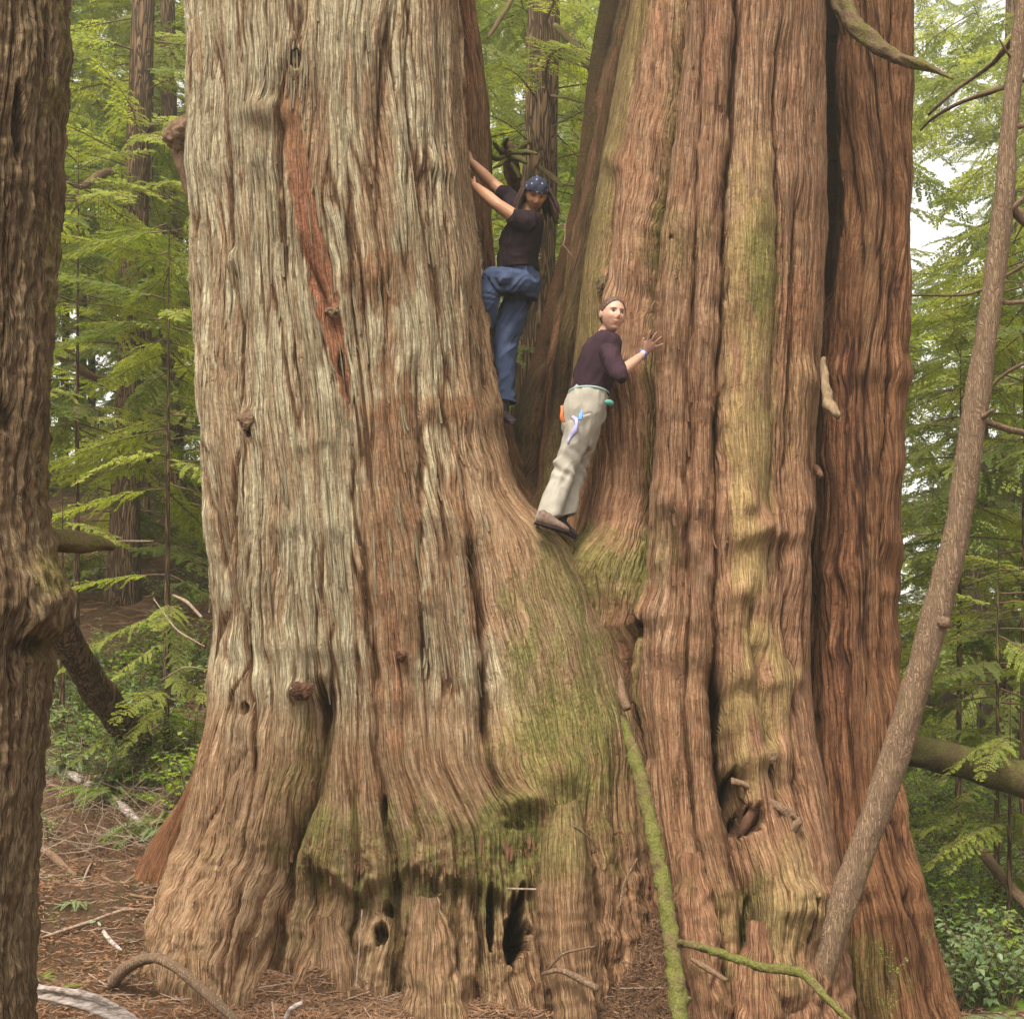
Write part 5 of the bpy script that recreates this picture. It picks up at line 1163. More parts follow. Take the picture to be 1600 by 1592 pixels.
# dead limbs and knobs that belong to the cedar
tube('dead_branch', pp([(1296, -30, 9.95, 14), (1318, 12, 9.85, 15), (1342, 52, 9.75, 15), (1375, 76, 9.7, 13), (1410, 94, 9.65, 9), (1445, 104, 9.6, 7), (1470, 114, 9.55, 4), (1489, 124, 9.5, 1.5)]), M['moss_wood'], cedar, 20, 140, .38, 41, nf=(20, 7), label='gnarled dead limb reaching right from the dark cleft')
tube('dead_branch', pp([(1286, 560, 9.75, 4), (1289, 600, 9.65, 7), (1292, 628, 9.58, 9), (1302, 642, 9.52, 9), (1311, 652, 9.48, 4)]), M['pale_wood'], cedar, 16, 60, .38, 42, nf=(40, 18), label='short pale twisted stub on the edge of the pinkish stem')
tube('dead_branch', pp([(1272, 728, 9.85, 4), (1278, 738, 9.75, 6), (1284, 745, 9.68, 3)]), M['rot_wood'], cedar, 12, 20, .7, 43, nf=(60, 30))
def lump(name, c, r, mat, parent, seed, amp=.35, sc=9, squash=(1, 1, 1), label=None, n=36):
    v, f = ellipsoid((0, 0, 0), 1, 1, 1, None, n)
    d = 1 + amp * n3(v[:, 0] * 1.6 + seed, v[:, 1] * 1.6, v[:, 2] * 1.6, seed) + amp * .5 * n3(v[:, 0] * sc * .6, v[:, 1] * sc * .6, v[:, 2] * sc * .6, seed + 1)
    v = v * d[:, None] * r * np.array(squash) + np.array(c)
    return link(name, mesh_from(name, v, quads_to_faces(f)), mat, parent, label=label)
b1 = lump('burl', at(288, 216, 9.9), .165, M['dead_wood'], cedar, 61, .3, 12, (1, 1, .95), 'knobbly brown burl on the left edge of the pale stem')
tube('burl_tail', pp([(284, 232, 9.9, 20), (293, 262, 9.92, 15), (299, 300, 9.95, 9), (302, 330, 9.97, 4)]), M['dead_wood'], b1, 14, 40, .35, 62)
p_, n_ = surf(trunkL, 469, 1080, .01); lump('knot', p_, .062, M['rot_wood'], cedar, 63, .4, 14, (1, .8, .9), 'round dark knot on the lower pale stem')
p_, n_ = surf(trunkL, 627, 1024, .0); lump('knot', p_, .035, M['rot_wood'], cedar, 64, .3, 10)
p_, n_ = surf(trunkL, 519, 488, .0); lump('knot', p_, .045, M['dead_wood'], cedar, 65, .4, 10)
p_, n_ = surf(trunkL, 386, 655, .0); lump('knot', p_, .05, M['dead_wood'], cedar, 66, .4, 10, (1, .7, 1.3))
p_, n_ = surf(trunkR, 1206, 1182, .0); lump('knot', p_, .035, M['dead_wood'], cedar, 67, .4, 12, (1, .8, 1.1))
p_, n_ = surf(trunkR, 946, 448, .02); lump('knot', p_, .05, M['moss_wood'], cedar, 68, .5, 12, (.8, .8, 1.5))
# broken wood round the cavity
cy = float(surf(trunkR, 1160, 1240, 0)[0].y); fy_ = float(surf(trunkR, 1230, 1230, 0)[0].y)
tube('broken_wood', pp([(1142, 1222, fy_ - .05, 5), (1165, 1224, fy_ - .06, 5), (1190, 1248, fy_ - .07, 7), (1218, 1262, fy_ - .08, 8), (1240, 1276, fy_ - .09, 6), (1252, 1282, fy_ - .10, 3)]), M['dead_wood'], cedar, 12, 60, .45, 71, nf=(30, 12), label='splintered root bar over the rotten cavity')
tube('broken_wood', pp([(1252, 1282, fy_ - .13, 4), (1236, 1296, fy_ - .11, 8), (1216, 1306, fy_ - .08, 6), (1196, 1318, fy_ - .02, 3)]), M['dead_wood'], cedar, 12, 40, .45, 72, nf=(30, 12))
tube('broken_wood', pp([(1182, 1250, fy_ - .05, 6), (1172, 1280, fy_ - .03, 9), (1158, 1306, fy_ + .0, 7)]), M['rot_wood'], cedar, 12, 40, .6, 73)
tube('broken_wood', pp([(1196, 1256, fy_ - .07, 8), (1208, 1280, fy_ - .07, 12), (1212, 1300, fy_ - .04, 6)]), M['rot_wood'], cedar, 12, 40, .6, 74)

# the snag with mossy sticks behind the man's head
sn = thing('snag', 'short dark broken snag bristling with mossy sticks above the headscarf', 'stump', tuple(V(800, 275, 11.6)))
tube('trunk', pp([(806, 300, 12.0, 8), (802, 274, 11.7, 15), (797, 250, 11.5, 18), (792, 232, 11.4, 15), (790, 224, 11.4, 7)]), M['rot_wood'], sn, 14, 30, .35, 81)
for i, q in enumerate([[(795, 236, 11.3, 4), (810, 238, 11.2, 5), (822, 225, 11.1, 4), (828, 220, 11.1, 2)], [(796, 240, 11.3, 4), (820, 238, 11.1, 5), (840, 240, 11.0, 2)], [(800, 244, 11.3, 5), (815, 250, 11.1, 6), (824, 256, 11.1, 2)], [(792, 232, 11.3, 4), (788, 224, 11.2, 4), (794, 216, 11.1, 2)],
                        [(786, 240, 11.3, 4), (776, 230, 11.2, 4), (771, 222, 11.1, 1.5)], [(788, 246, 11.3, 4), (775, 248, 11.2, 5), (765, 242, 11.1, 2)], [(800, 256, 11.3, 4), (808, 268, 11.2, 4), (812, 280, 11.2, 2)], [(790, 250, 11.3, 4), (780, 258, 11.2, 3), (772, 262, 11.1, 2)]]):
    tube('mossy_stick', pp(q), M['moss'], sn, 9, 20, .35, 82 + i)
for i, (q, lb) in enumerate([([(868, 40, 14.7, 5), (900, 75, 14.2, 6), (921, 110, 13.8, 4)], 'mossy limb arching down right of the furrowed trunk'), ([(868, 78, 14.7, 4), (895, 82, 14.2, 5), (925, 92, 13.6, 4)], 'mossy limb running level to the buttress'),
                             ([(862, 150, 14.8, 2.5), (885, 154, 14.5, 2), (915, 162, 14, 1.2)], 'thin bare twig right of the furrowed trunk'), ([(845, 262, 14.6, 3), (868, 280, 14.2, 5), (880, 292, 13.9, 2)], 'mossy stub low on the furrowed trunk'),
                             ([(800, 0, 14.5, 4), (785, 25, 14.2, 5), (762, 60, 13.9, 2)], 'dark drooping limb left of the furrowed trunk')]):
    tube('mossy_limb', pp(q), M['moss_wood'], None, 9, 40, .3, 90 + i, label=lb, cat='branch')
# dead twig caught on the buttress
tw = thing('dead_twig', 'pale forked dead twig hanging on the mossy buttress', 'twig', tuple(V(882, 370, 10.4)))
for i, q in enumerate([[(883, 350, 10.35, 1.0), (883, 372, 10.32, 1.2), (880, 383, 10.30, 1.2)], [(880, 383, 10.30, 1.1), (874, 388, 10.3, .6)], [(880, 383, 10.30, 1.1), (890, 395, 10.3, .8), (897, 406, 10.3, .4)]]):
    tube('twig', pp(q), M['pale_wood'], tw, 6, 16, .2, i)

# ------------------------------------------------------------------ sticks, logs and roots on the ground
YF = float(surf(trunkR, 1010, 1300, 0)[0].y)
ms = thing('mossy_stick', 'long dead stick furred with moss leaning on the foot of the pinkish stem', 'branch', tuple(V(1062, 1600, 7.6)))
tube('stick', pp([(974, 1120, 8.95, 5), (980, 1150, 8.8, 8), (994, 1190, 8.65, 11), (1008, 1250, 8.5, 11), (1022, 1310, 8.35, 11), (1036, 1380, 8.2, 12), (1048, 1450, 8.05, 12), (1056, 1520, 7.9, 13), (1064, 1600, 7.75, 13), (1072, 1680, 7.6, 13)]), M['moss'], ms, 16, 260, .34, 101, nf=(60, 16))
for i, q in enumerate([[(1070, 1572, 7.8, 5), (1078, 1558, 7.75, 3)], [(1052, 1478, 8.0, 5), (1064, 1470, 7.95, 4)], [(980, 1108, 8.85, 6), (972, 1085, 8.9, 7), (970, 1062, 8.95, 4)], [(1024, 1332, 8.3, 4), (1034, 1336, 8.25, 3)]]):
    tube('stub', pp(q), M['dead_wood'] if i == 2 else M['moss'], ms, 8, 14, .4, i)
tube('mossy_branch', pp([(1062, 1472, 8.0, 5), (1100, 1480, 7.95, 6), (1150, 1498, 7.9, 6), (1195, 1512, 7.85, 6), (1232, 1514, 7.8, 7), (1262, 1522, 7.7, 7), (1282, 1550, 7.6, 6), (1310, 1578, 7.5, 5), (1350, 1615, 7.4, 4)]), M['moss'], None, 12, 180, .34, 111, nf=(60, 20), label='crooked mossy branch lying right from the leaning mossy stick', cat='branch')
tube('root', pp([(176, 1536, 8.15, 9), (190, 1516, 8.1, 10), (215, 1500, 8.02, 9), (245, 1494, 7.95, 8), (275, 1510, 7.85, 8), (305, 1535, 7.75, 8), (335, 1562, 7.6, 8), (372, 1596, 7.4, 8), (400, 1630, 7.3, 8)]), M['alder'], cedar, 14, 120, .12, 121, label='thin bare root looping over the litter')
wl = thing('white_log', 'splintered white weathered log lying beside the foreground trunk', 'log', tuple(V(120, 1580, 6.6)))
tube('wood', pp([(20, 1520, 6.95, 8), (55, 1550, 6.85, 14), (90, 1558, 6.75, 17), (140, 1568, 6.65, 18), (190, 1588, 6.5, 16), (240, 1625, 6.35, 12)]), M['white_wood'], wl, 22, 140, .45, 131, nf=(10, 3), flat=.55)
tube('splinter', pp([(40, 1540, 6.8, 4), (90, 1546, 6.7, 5), (150, 1556, 6.6, 4), (185, 1572, 6.5, 2)]), M['white_wood'], wl, 10, 60, .5, 132)
ST = [([(58, 1180, 10.9, 5), (110, 1210, 10.6, 7), (150, 1232, 10.4, 7), (190, 1258, 10.1, 7), (222, 1292, 9.9, 5)], 'white_wood', 'peeling white stick sloping down to the dark arching root'),
      ([(48, 1312, 9.6, 4), (80, 1335, 9.5, 6), (118, 1368, 9.4, 4)], 'dead_wood', 'short brown stick beside the foreground trunk'),
      ([(60, 1466, 8.3, 2), (140, 1440, 8.5, 3), (200, 1418, 8.7, 2.5), (252, 1424, 8.7, 1.5)], 'grey_twig', 'thin grey stick lying across the needle litter'),
      ([(205, 1398, 9.6, 2), (240, 1404, 9.5, 3), (262, 1402, 9.4, 2)], 'pale_wood', 'pale stick below the mouth of the dark root'),
      ([(162, 1455, 8.4, 3), (172, 1470, 8.3, 4), (190, 1484, 8.2, 2)], 'white_wood', 'small bleached chunk of wood on the litter'),
      ([(128, 1380, 9.0, 1.5), (140, 1352, 9.0, 2), (145, 1345, 9.0, 1)], 'grey_twig', 'tiny upright pale twig on the litter'),
      ([(445, 1592, 7.5, 3), (455, 1575, 7.5, 4), (472, 1566, 7.55, 3)], 'white_wood', 'short bleached stick at the bottom left of the hollow base'),
      ([(425, 1565, 7.6, 1.5), (430, 1600, 7.5, 1.5)], 'grey_twig', 'thin twig standing at the foot of the left root'),
      ([(556, 1545, 8.0, 1.5), (562, 1470, 8.1, 1.3), (566, 1420, 8.15, 1)], 'grey_twig', 'thin upright twig left of the double hole'),
      ([(850, 1520, 8.0, 3), (875, 1514, 7.9, 4), (905, 1528, 7.85, 6), (935, 1545, 7.8, 5)], 'alder', 'short curved root stick crossing the pillar root'),
      ([(855, 1515, 8.0, 1.5), (880, 1488, 7.9, 2), (930, 1478, 7.9, 1.5)], 'alder', 'thin arching rootlet over the pillar root'),
      ([(792, 1388, 8.1, 1.5), (838, 1389, 8.1, 1.5)], 'grey_twig', 'small level twig over the dark doorway in the base'),
      ([(1080, 1498, 7.9, 3), (1110, 1516, 7.85, 5), (1136, 1532, 7.8, 3)], 'dead_wood', 'brown sliver of wood under the crooked mossy branch'),
      ([(896, 1290, 8.3, 2), (925, 1310, 8.4, 1.5), (942, 1360, 8.45, 1.5), (944, 1405, 8.4, 1.2)], 'alder', 'fine rootlet hanging beside the pillar root'),
      ([(968, 1418, 8.3, 1.5), (974, 1380, 8.35, 1.5), (996, 1340, 8.4, 1.2)], 'alder', 'fine rootlet standing in the needle mound')]
for i, (q, mt, lb) in enumerate(ST):
    if i in (0, 1, 2, 3, 4, 5): q = [(a, b, gY(a, b + r_ * .6) - .02, r_) for a, b, Y_, r_ in q]
    tube('stick', pp(q), M[mt], None, 9, 50, .3 if i < 5 else .15, 140 + i, label=lb, cat='stick')
tube('fallen_log', pp([(1405, 1168, 11.9, 23), (1440, 1174, 11.8, 24), (1500, 1188, 11.6, 24), (1560, 1205, 11.4, 26), (1640, 1232, 11.2, 28), (1760, 1272, 10.9, 30)]), M['moss_log'], None, 28, 160, .16, 151, nf=(5, 1.5), label='mossy fallen log propped across the right side behind the cedar', cat='log')
tube('fallen_log', pp([(-40, 730, 9.6, 25), (10, 820, 10.1, 26), (62, 915, 10.6, 26), (88, 968, 10.9, 26), (112, 1015, 11.2, 25), (140, 1060, 11.6, 24), (172, 1106, 12.0, 24), (215, 1165, 12.4, 24)]), M['fir'], None, 20, 80, .15, 152, label='dark brown log slanting down behind the burl of the foreground trunk', cat='log')
tube('fallen_log', pp([(1530, 1325, 12.5, 8), (1565, 1370, 12, 8), (1620, 1430, 11.5, 9)]), M['dead_wood'], None, 12, 60, .2, 153, label='small pale fallen log half hidden in the right undergrowth', cat='log')
for i, (q, lb) in enumerate([([(270, 930, 10.6, 1.5), (292, 940, 10.5, 3), (316, 965, 10.4, 2)], 'splintered pale stick beside the left edge of the cedar'), ([(90, 860, 14, 2), (160, 845, 14, 2), (240, 846, 14, 1.5)], 'thin fallen stick across the slope'),
                             ([(240, 935, 11.0, .8), (275, 985, 10.8, 1.2), (320, 1010, 10.5, 1)], 'thin dead brush stem leaning on the left edge of the cedar'), ([(250, 1064, 11.2, .8), (290, 1040, 11.0, 1.2), (325, 1046, 10.6, .7)], 'dead brush stem lying low beside the cedar')]):
    tube('stick', pp(q), M['grey_twig'], None, 8, 40, .3, 170 + i, label=lb, cat='stick')
# curved dark limb on the straight brown trunk, left
tube('bent_limb', pp([(178, 592, 18.2, 5), (150, 592, 17.9, 6), (128, 580, 17.7, 8), (118, 568, 17.6, 5)]), M['twig'], None, 10, 40, .25, 181, label='dark bent limb curving off the straight brown trunk', cat='branch')
tube('bent_limb', pp([(190, 278, 18.2, 5), (170, 268, 17.9, 7), (150, 278, 17.6, 7), (125, 295, 17.3, 4), (105, 285, 17.1, 2)]), M['twig'], None, 10, 40, .25, 182, label='dark arched limb high on the straight brown trunk', cat='branch')

# needle litter: short fallen needles and twigs on the soil and on the mound
def litter(name, n, xr_, yr_, L, r, mat, label, dens=None, lift=.004, seed=0, tilt=.25):
    rg = np.random.default_rng(seed); x = rg.uniform(*xr_, n * 2); y = yr_[0] + (yr_[1] - yr_[0]) * rg.random(n * 2) ** 1.4
    k = np.ones(len(x), bool) if dens is None else dens(x, y, rg); x, y = x[k][:n], y[k][:n]; n = len(x)
    z = ground_z(x, y) + lift + .012 * rg.random(n); a = rg.uniform(0, 2 * math.pi, n); t = rg.normal(0, tilt, n); l = L * rg.uniform(.4, 1.4, n) / 2
    d = np.stack([np.cos(a) * np.cos(t), np.sin(a) * np.cos(t), np.sin(t)], 1); s_ = np.stack([-np.sin(a), np.cos(a), 0 * a], 1); c = np.stack([x, y, z], 1)
    rr = (r * rg.uniform(.6, 1.3, n))[:, None]; up = np.array([[0, 0, 1.0]]) * rr; V_ = []
    for e in (-1, 1):
        p = c + d * (l * e)[:, None]; V_ += [p + s_ * rr, p - s_ * rr * .5 + up, p - s_ * rr * .5 - up * .6]
    V_ = np.stack(V_, 1).reshape(-1, 3); b = np.arange(n)[:, None] * 6
    F = np.concatenate([b + np.array([[0, 1, 4, 3]]), b + np.array([[1, 2, 5, 4]]), b + np.array([[2, 0, 3, 5]])])
    return link(name, mesh_from(name, V_, F, False), mat, kind='stuff', label=label)
litter('needle_litter', 34000, (-4.5, 4), (6.6, 12.5), .06, .0022, M['needle_litter'], 'brown fallen needles covering the ground', seed=1)
litter('base_litter', 8000, (-1.9, .7), (7.6, 8.6), .07, .0024, M['needle_litter'], 'fallen needles heaped against the hollow base', seed=7, tilt=.4)
litter('twig_litter', 2600, (-4.5, 4), (6.8, 14), .22, .0035, M['grey_twig'], 'small grey fallen twigs scattered on the ground', seed=2, tilt=.15)
litter('mound_litter', 9000, (.5, 1.6), (8.0, 9.2), .09, .0024, M['needle_litter'], 'matted needles on the mound between the roots', seed=3, tilt=.6, lift=.0)
# bits of leaf and rusty fern litter
def leaf_bits(name, n, box, size, mat, label, seed):
    rg = np.random.default_rng(seed); x = rg.uniform(box[0], box[1], n); y = rg.uniform(box[2], box[3], n); k = n2(x * 2.2, y * 2.2, seed) > -.05; x, y = x[k], y[k]; n = len(x)
    c = np.stack([x, y, ground_z(x, y) + .012 + .03 * rg.random(n)], 1); d = rg.normal(0, 1, (n, 3)); d[:, 2] *= .3; d /= np.linalg.norm(d, axis=1, keepdims=True)
    s_ = np.cross(d, rg.normal(0, .4, (n, 3)) + [0, 0, 1]); s_ /= np.linalg.norm(s_, axis=1, keepdims=True); L = size * rg.uniform(.5, 1.4, n)[:, None]
    V_ = np.stack([c - d * L, c + s_ * L * .4, c + d * L, c - s_ * L * .4], 1).reshape(-1, 3)
    return link(name, mesh_from(name, V_, np.arange(len(V_)).reshape(-1, 4), False), mat, kind='stuff', label=label)
litter('slope_twigs', 3800, (-12, -2.5), (13.5, 27), .55, .008, M['needle_litter'], 'fallen twigs and debris on the brown slope', seed=6, tilt=.25, lift=.01)
litter('dead_brush', 1500, (-6.5, -2.2), (10.6, 15), .45, .0035, M['grey_twig'], 'tangle of thin dead brush stems on the slope at the left', seed=5, tilt=.7, lift=.12)
leaf_bits('rusty_litter', 5500, (-4.0, -1.6, 7.2, 10.6), .018, M['rust_leaf'], 'rusty dead fern bits on the litter at the left', 11)
leaf_bits('ground_leaves', 900, (-4, -1.8, 7.4, 11), .02, M['salal'], 'tiny green leaves among the litter', 12)

# single plants one can point at
def plant(kind, me, px, py, Y, label, cat='plant', sc=1.0, group=None, rot=0.0, lift=None):
    if lift is None: Y = gY(px, py + 55 * sc); py = py + 55 * sc
    p = at(px, py, Y); o = link(kind, me, None, label=label, cat=cat, group=group); z = gz(p[0], Y) - .01 if lift is None else p[2]
    o.location = (p[0], Y, z); o.rotation_euler = (0, 0, rot); o.scale = (sc,) * 3; return o
SAL = [leafy_mesh('salal_bush', 560 + i, 7, .62, .085, 'salal', 14, .34) for i in range(3)]
HUK = [leafy_mesh('huckleberry_bush', 570 + i, 10, .6, .045, 'bright_leaf', 20, .38) for i in range(3)]
FRB = fern_mesh('fern', 580, 8, .42, 'bright_leaf'); FRG = fern_mesh('fern', 581, 10, .5, 'salal')
sb = [('salal_bush', 0, 168, 1200, 10.6, 'upright salal bush with pale leaves above the white stick', .95), ('salal_bush', 1, 100, 1160, 11.0, 'salal bush beside the foreground trunk behind the white stick', 1.0), ('salal_bush', 2, 75, 1292, 9.6, 'low salal sprig at the edge of the foreground trunk', .45),
      ('salal_bush', 1, 215, 1060, 12.2, 'salal bush on the slope between the log and the cedar', 1.1), ('huckleberry_bush', 0, 130, 1090, 11.6, 'yellow green bush growing over the slanting dark log', .95), ('huckleberry_bush', 1, 265, 1120, 11.3, 'bright bush pressed against the left edge of the cedar', .8),
      ('huckleberry_bush', 2, 285, 850, 12.6, 'yellow green leaves against the cedar edge below the hemlock', .8), ('salal_bush', 0, 130, 1010, 12.6, 'dense leafy bush just right of the burl', 1.2), ('salal_bush', 2, 250, 985, 12.8, 'leafy bush at the foot of the straight brown trunk', 1.2), ('huckleberry_bush', 1, 200, 1130, 11.2, 'small bright bush between the salal bushes', .6),
      ('huckleberry_bush', 0, 1470, 1330, 11.3, 'light green bush under the mossy fallen log', .9), ('huckleberry_bush', 2, 1560, 1420, 10.6, 'light green bush low at the right edge', .9), ('salal_bush', 1, 1530, 1500, 10.2, 'darker leafy bush near the bottom right corner', .9), ('huckleberry_bush', 1, 1500, 1040, 12.9, 'yellow green bush glowing behind the leaning young tree', 1.0),
      ('salal_bush', 0, 1580, 1340, 11.6, 'dark leafy bush right under the log end', 1.1), ('salal_bush', 2, 1490, 1420, 11.0, 'leafy bush touching the foot of the dark red stem', .9)]
for k, i, px, py, Y, lb, sc in sb:
    p = at(px, py, Y); z0 = gz(p[0], Y)
    plant(k, (SAL if k[0] == 's' else HUK)[i], px, py, Y, lb, 'bush', sc, 'leafy bushes around the cedar', rot=px)
plant('fern', FRB, 125, 1520, 7.55, 'small bright fern above the splintered white log', 'fern', .42, 'ferns on the litter', 1.0)
plant('fern', FRB, 62, 1505, 7.5, 'fern fronds poking out from the foreground trunk near the white log', 'fern', .45, 'ferns on the litter', 2.0)
plant('fern', FRG, 120, 1395, 8.9, 'fern on the litter midway up the slope', 'fern', .35, 'ferns on the litter', .4)
plant('fern', FRG, 1580, 1560, 9.6, 'green fern in the bottom right corner', 'fern', 1.1, 'ferns on the litter', .8)
plant('fern', FRB, 1530, 1580, 9.0, 'yellow green fern beside the foot of the red stem', 'fern', .8, 'ferns on the litter', .1)
SEED = [leafy_mesh('seedling', 590 + i, 4, .30, .022, 'bright_leaf', 16, .16) for i in range(2)]
plant('seedling', SEED[0], 1395, 1540, 8.7, 'larger pale green seedling in front of the dark red stem', 'seedling', 1.0, 'seedlings by the red stem', 0, lift=1)
plant('seedling', SEED[1], 1388, 1585, 8.3, 'smaller pale green seedling at the bottom of the dark red stem', 'seedling', .55, 'seedlings by the red stem', 1, lift=1)
plant('seedling', SEED[1], 1450, 1480, 9.0, 'faint seedling twig right of the larger seedling', 'seedling', .5, 'seedlings by the red stem', 2, lift=1)
plant('seedling', SEED[0], 1020, 1545, 7.9, 'tiny green sprig on the needle mound', 'seedling', .22, 'seedlings by the red stem', 2, lift=1)

# ------------------------------------------------------------------ loose strips of bark on the cedar
def strip_mesh(seed, mat):
    rg = np.random.default_rng(seed); L = 1.0; n = 7; w0 = .5; V_ = []
    bend = rg.normal(0, .25)
    for i in range(n):
        t = i / (n - 1); w_ = w0 * (1 - .55 * t ** 2) * (1 + .15 * rg.normal()); lift_ = .12 * max(0, t - .35) ** 1.3 * 6 * rg.uniform(.8, 1.2); x = bend * t * t
        for q, zz in ((-1, 0), (1, 0), (1, .22), (-1, .22)): V_.append((x + q * w_, -L * t, lift_ + zz * (.9 if q > 0 else 1.1)))
    F = []
    for i in range(n - 1):
        for j in range(4): a = i * 4; F.append((a + j, a + (j + 1) % 4, a + 4 + (j + 1) % 4, a + 4 + j))
    F += [(3, 2, 1, 0), tuple((n - 1) * 4 + j for j in range(4))]
    me = mesh_from('bark_strip', np.array(V_), np.array(F), False); me.materials.append(mat)
    v = np.array(V_)
    setattr_f(me, 'grain', 'FLOAT_VECTOR', np.stack([v[:, 0] * .03 + seed, v[:, 1] * .2, v[:, 2] * 0 + seed * .37], 1)); setattr_f(me, 'ridge', 'FLOAT', np.ones(len(v)))
    setattr_f(me, 'mask', 'FLOAT_COLOR', np.tile([.85 if mat == M['cedar_grey'] else .3, .1 * (seed % 3), 0, 0], (len(v), 1)))
    return me
STRIP = {k: [strip_mesh(700 + i, M[k]) for i in range(5)] for k in ('cedar_grey', 'cedar_pink')}
def put_strips(ob, mk, n, box, Lr, wr, seed, cond=None):
    S = STEMS[ob.name]; rg = np.random.default_rng(seed); k = 0; P = S['P']
    while k < n:
        px = rg.uniform(box[0], box[1]); py = rg.uniform(box[2], box[3])
        if cond and not cond(px, py): continue
        d = (S['px'] - px) ** 2 + (S['py'] - py) ** 2; i, j = np.unravel_index(np.argmin(d), d.shape)
        if d[i, j] > 60 or i > P.shape[0] - 22: k += 1; continue
        down = P[i + 20, j] - P[i, j]; down /= np.linalg.norm(down); nn = S['N'][max(0, i - 2):i + 3, max(0, j - 2):j + 3].mean((0, 1)); nn = nn - down * (nn @ down); nn /= np.linalg.norm(nn)
        sd = np.cross(nn, down) * -1; L = rg.uniform(*Lr); W = rg.uniform(*wr)
        o = link('bark_strip', STRIP[mk][rg.integers(0, 5)], None, None)
        Mx = Matrix(((sd[0] * W, -down[0] * L, nn[0] * .05, 0), (sd[1] * W, -down[1] * L, nn[1] * .05, 0), (sd[2] * W, -down[2] * L, nn[2] * .05, 0), (0, 0, 0, 1)))
        Mx.translation = Vector(P[i, j] - nn * .006); o.parent = cedar; o.matrix_parent_inverse = Matrix.Translation(-cedar.location); o.matrix_basis = Mx
        k += 1
put_strips(trunkL, 'cedar_grey', 170, (300, 750, 0, 1050), (.10, .42), (.008, .022), 1)
put_strips(trunkL, 'cedar_grey', 26, (440, 490, 30, 130), (.10, .3), (.012, .026), 2)
put_strips(trunkL, 'cedar_pink', 55, (450, 840, 1300, 1352), (.06, .17), (.014, .034), 3)
put_strips(trunkR, 'cedar_pink', 60, (1000, 1140, 0, 1000), (.06, .24), (.010, .024), 4)

# ------------------------------------------------------------------ frayed bark fibres and raised moss on the cedar
M['fibre'] = leaf_material('bark_fibre', (.16, .085, .045), (.42, .34, .21), .0, 30.0, .9, .1)
M['fibre_brown'] = leaf_material('brown_bark_fibre', (.15, .07, .038), (.30, .17, .10), .0, 30.0, .9, .1)
M['tuft'] = leaf_material('moss_tuft', (.12, .12, .03), (.24, .235, .055), .2, 60.0, .9, .05)
def on_bark(name, ob, n, sel, L, W, lift, mat, seed, label, down_=1.0):
    S = STEMS[ob.name]; rg = np.random.default_rng(seed); P, N, px, py = S['P'], S['N'], S['px'], S['py']
    i = rg.integers(16, P.shape[0] - 12, n * 6); j = rg.integers(4, P.shape[1] - 4, n * 6)
    k = (py[i, j] > -40) & (py[i, j] < 1620) & sel(px[i, j], py[i, j], rg); i, j = i[k][:n], j[k][:n]; n = len(i)
    p = P[i, j] + rg.uniform(-.5, .5, (n, 1)) * (P[i, j + 1] - P[i, j]); dn = P[i + 8, j] - P[i, j]; dn /= np.linalg.norm(dn, axis=1, keepdims=True) + 1e-9
    nn = N[i, j]; sd = np.cross(nn, dn); sd /= np.linalg.norm(sd, axis=1, keepdims=True) + 1e-9
    l = (L[0] + (L[1] - L[0]) * rg.random(n) ** 2)[:, None]; w_ = (W * rg.uniform(.6, 1.5, n))[:, None]; up = (lift * rg.uniform(.3, 1.3, n))[:, None]
    d = dn * down_ + sd * rg.normal(0, .12 if down_ > .5 else .7, (n, 1)) + dn * (rg.normal(0, .6, (n, 1)) if down_ < .5 else 0)
    b = p - nn * .003
    V_ = np.stack([b - sd * w_, b + sd * w_, b + d * l * .6 + sd * w_ * .8 + nn * up * .6, b + d * l + nn * up, b + d * l * .55 - sd * w_ + nn * up * .5], 1).reshape(-1, 3)
    q = np.arange(n)[:, None] * 5; F = [q + np.array([[0, 1, 2, 4]]), q + np.array([[4, 2, 3]])]
    return link(name, mesh_from(name, V_, F, False), mat, cedar, kind='stuff', label=label)
on_bark('bark_fibre', trunkL, 5200, lambda x, y, r: (y < 1120) & (r.random(len(x)) < .3 + .7 * (n2(x / 30., y / 90., 801) > .1)), (.04, .20), .0022, .012, M['fibre'], 801, 'frayed pale fibres of bark')
on_bark('bark_fibre', trunkL, 2600, lambda x, y, r: (y > 1100) | (x > 700), (.02, .09), .0025, .010, M['fibre_brown'], 802, 'frayed brown fibres of bark')
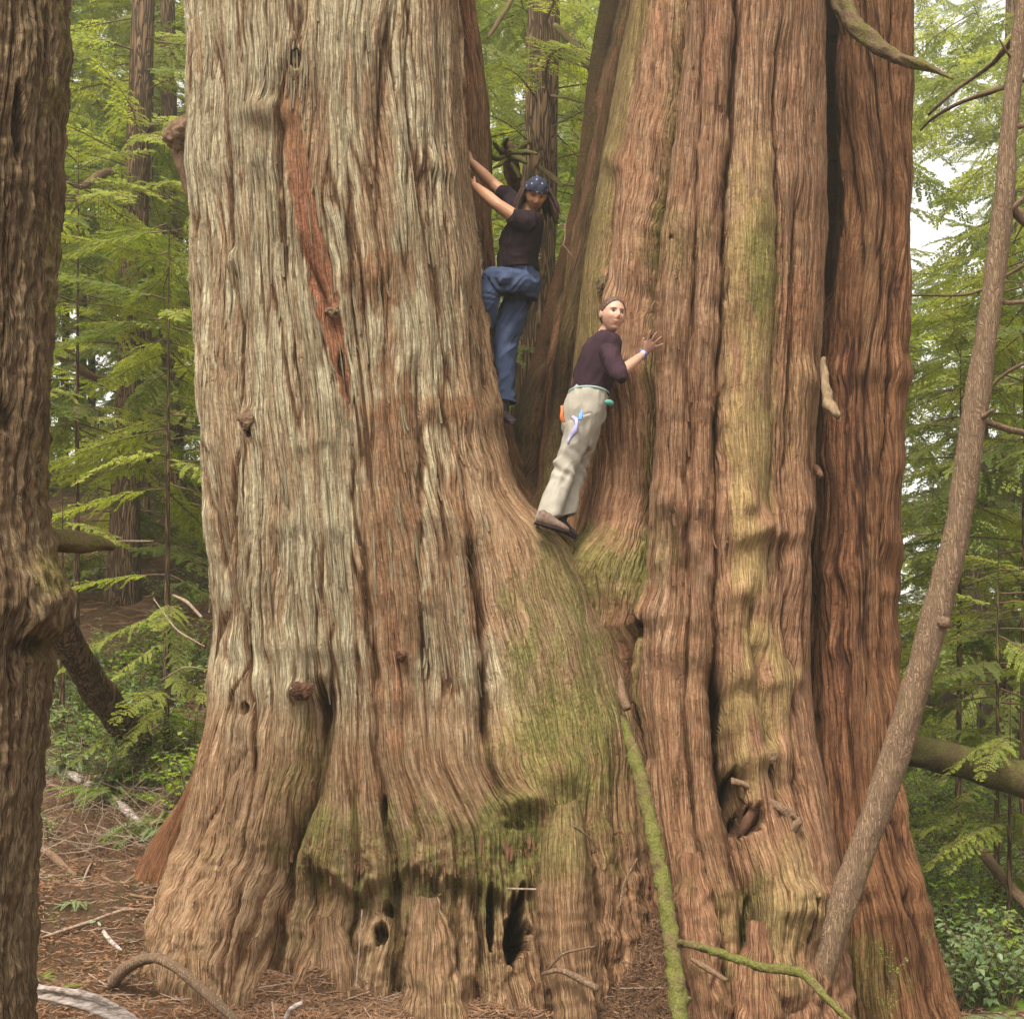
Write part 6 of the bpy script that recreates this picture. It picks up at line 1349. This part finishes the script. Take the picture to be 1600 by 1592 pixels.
on_bark('bark_fibre', trunkL, 1500, lambda x, y, r: (x > 450) & (x < 850) & (y > 1310) & (y < 1368), (.03, .11), .0035, .02, M['fibre_brown'], 803, 'shreds of bark hanging from the ledge')
on_bark('bark_fibre', trunkR, 3000, lambda x, y, r: (x < 1130) | (x > 1225), (.02, .12), .0024, .010, M['fibre_brown'], 804, 'frayed brown fibres of bark')
on_bark('moss_tuft', trunkL, 9000, lambda x, y, r: (x > 770) & (x < 960) & (y > 840) & (y < 1330) & (n2(x / 28., y / 70., 811) + .5 * n2(x / 9., y / 12., 812) + .25 * r.random(len(x)) > .22 + .002 * abs(x - 880)), (.008, .022), .003, .014, M['tuft'], 811, 'raised moss on the fold under the fork', 0)
on_bark('moss_tuft', trunkL, 6500, lambda x, y, r: (x > 450) & (x < 850) & (y > 1180) & (y < 1580) & (n2(x / 34., y / 30., 813) + .5 * n2(x / 9., y / 10., 814) > .42 + .0022 * abs(y - 1335)), (.008, .024), .0035, .016, M['tuft'], 812, 'raised moss along the ledge', 0)
on_bark('moss_tuft', trunkR, 4200, lambda x, y, r: (y > 330) & (n2(x / 16., y / 60., 815) + .5 * n2(x / 8., y / 12., 816) > .62 - .35 * ((x > 1165) & (x < 1225) & (y < 700)) - .3 * (y > 1350) - .25 * (abs(x - np.interp(y, [300, 600, 900], [1008, 1001, 985])) < 9)), (.006, .018), .003, .012, M['tuft'], 813, 'raised moss in the seams and on the foot', 0)

# ------------------------------------------------------------------ pale forest air
hz = NT('woodland_haze'); pv = hz.n('VolumePrincipled'); pv.inputs['Color'].default_value = (.93, .95, .82, 1); pv.inputs['Density'].default_value = .0022; pv.inputs['Anisotropy'].default_value = .25
ho = hz.n('OutputMaterial'); hz.l(pv.outputs[0], ho.inputs['Volume'])
bmz = bmesh.new(); bmesh.ops.create_cube(bmz, size=1.0)
hme = bpy.data.meshes.new('haze')
for v in bmz.verts: v.co = Vector((v.co.x * 340, v.co.y * 300 + 90, v.co.z * 36 + 14.5))
bmz.to_mesh(hme); bmz.free()
link('haze', hme, hz.m, kind='stuff', label='thin pale haze in the air between the trees')
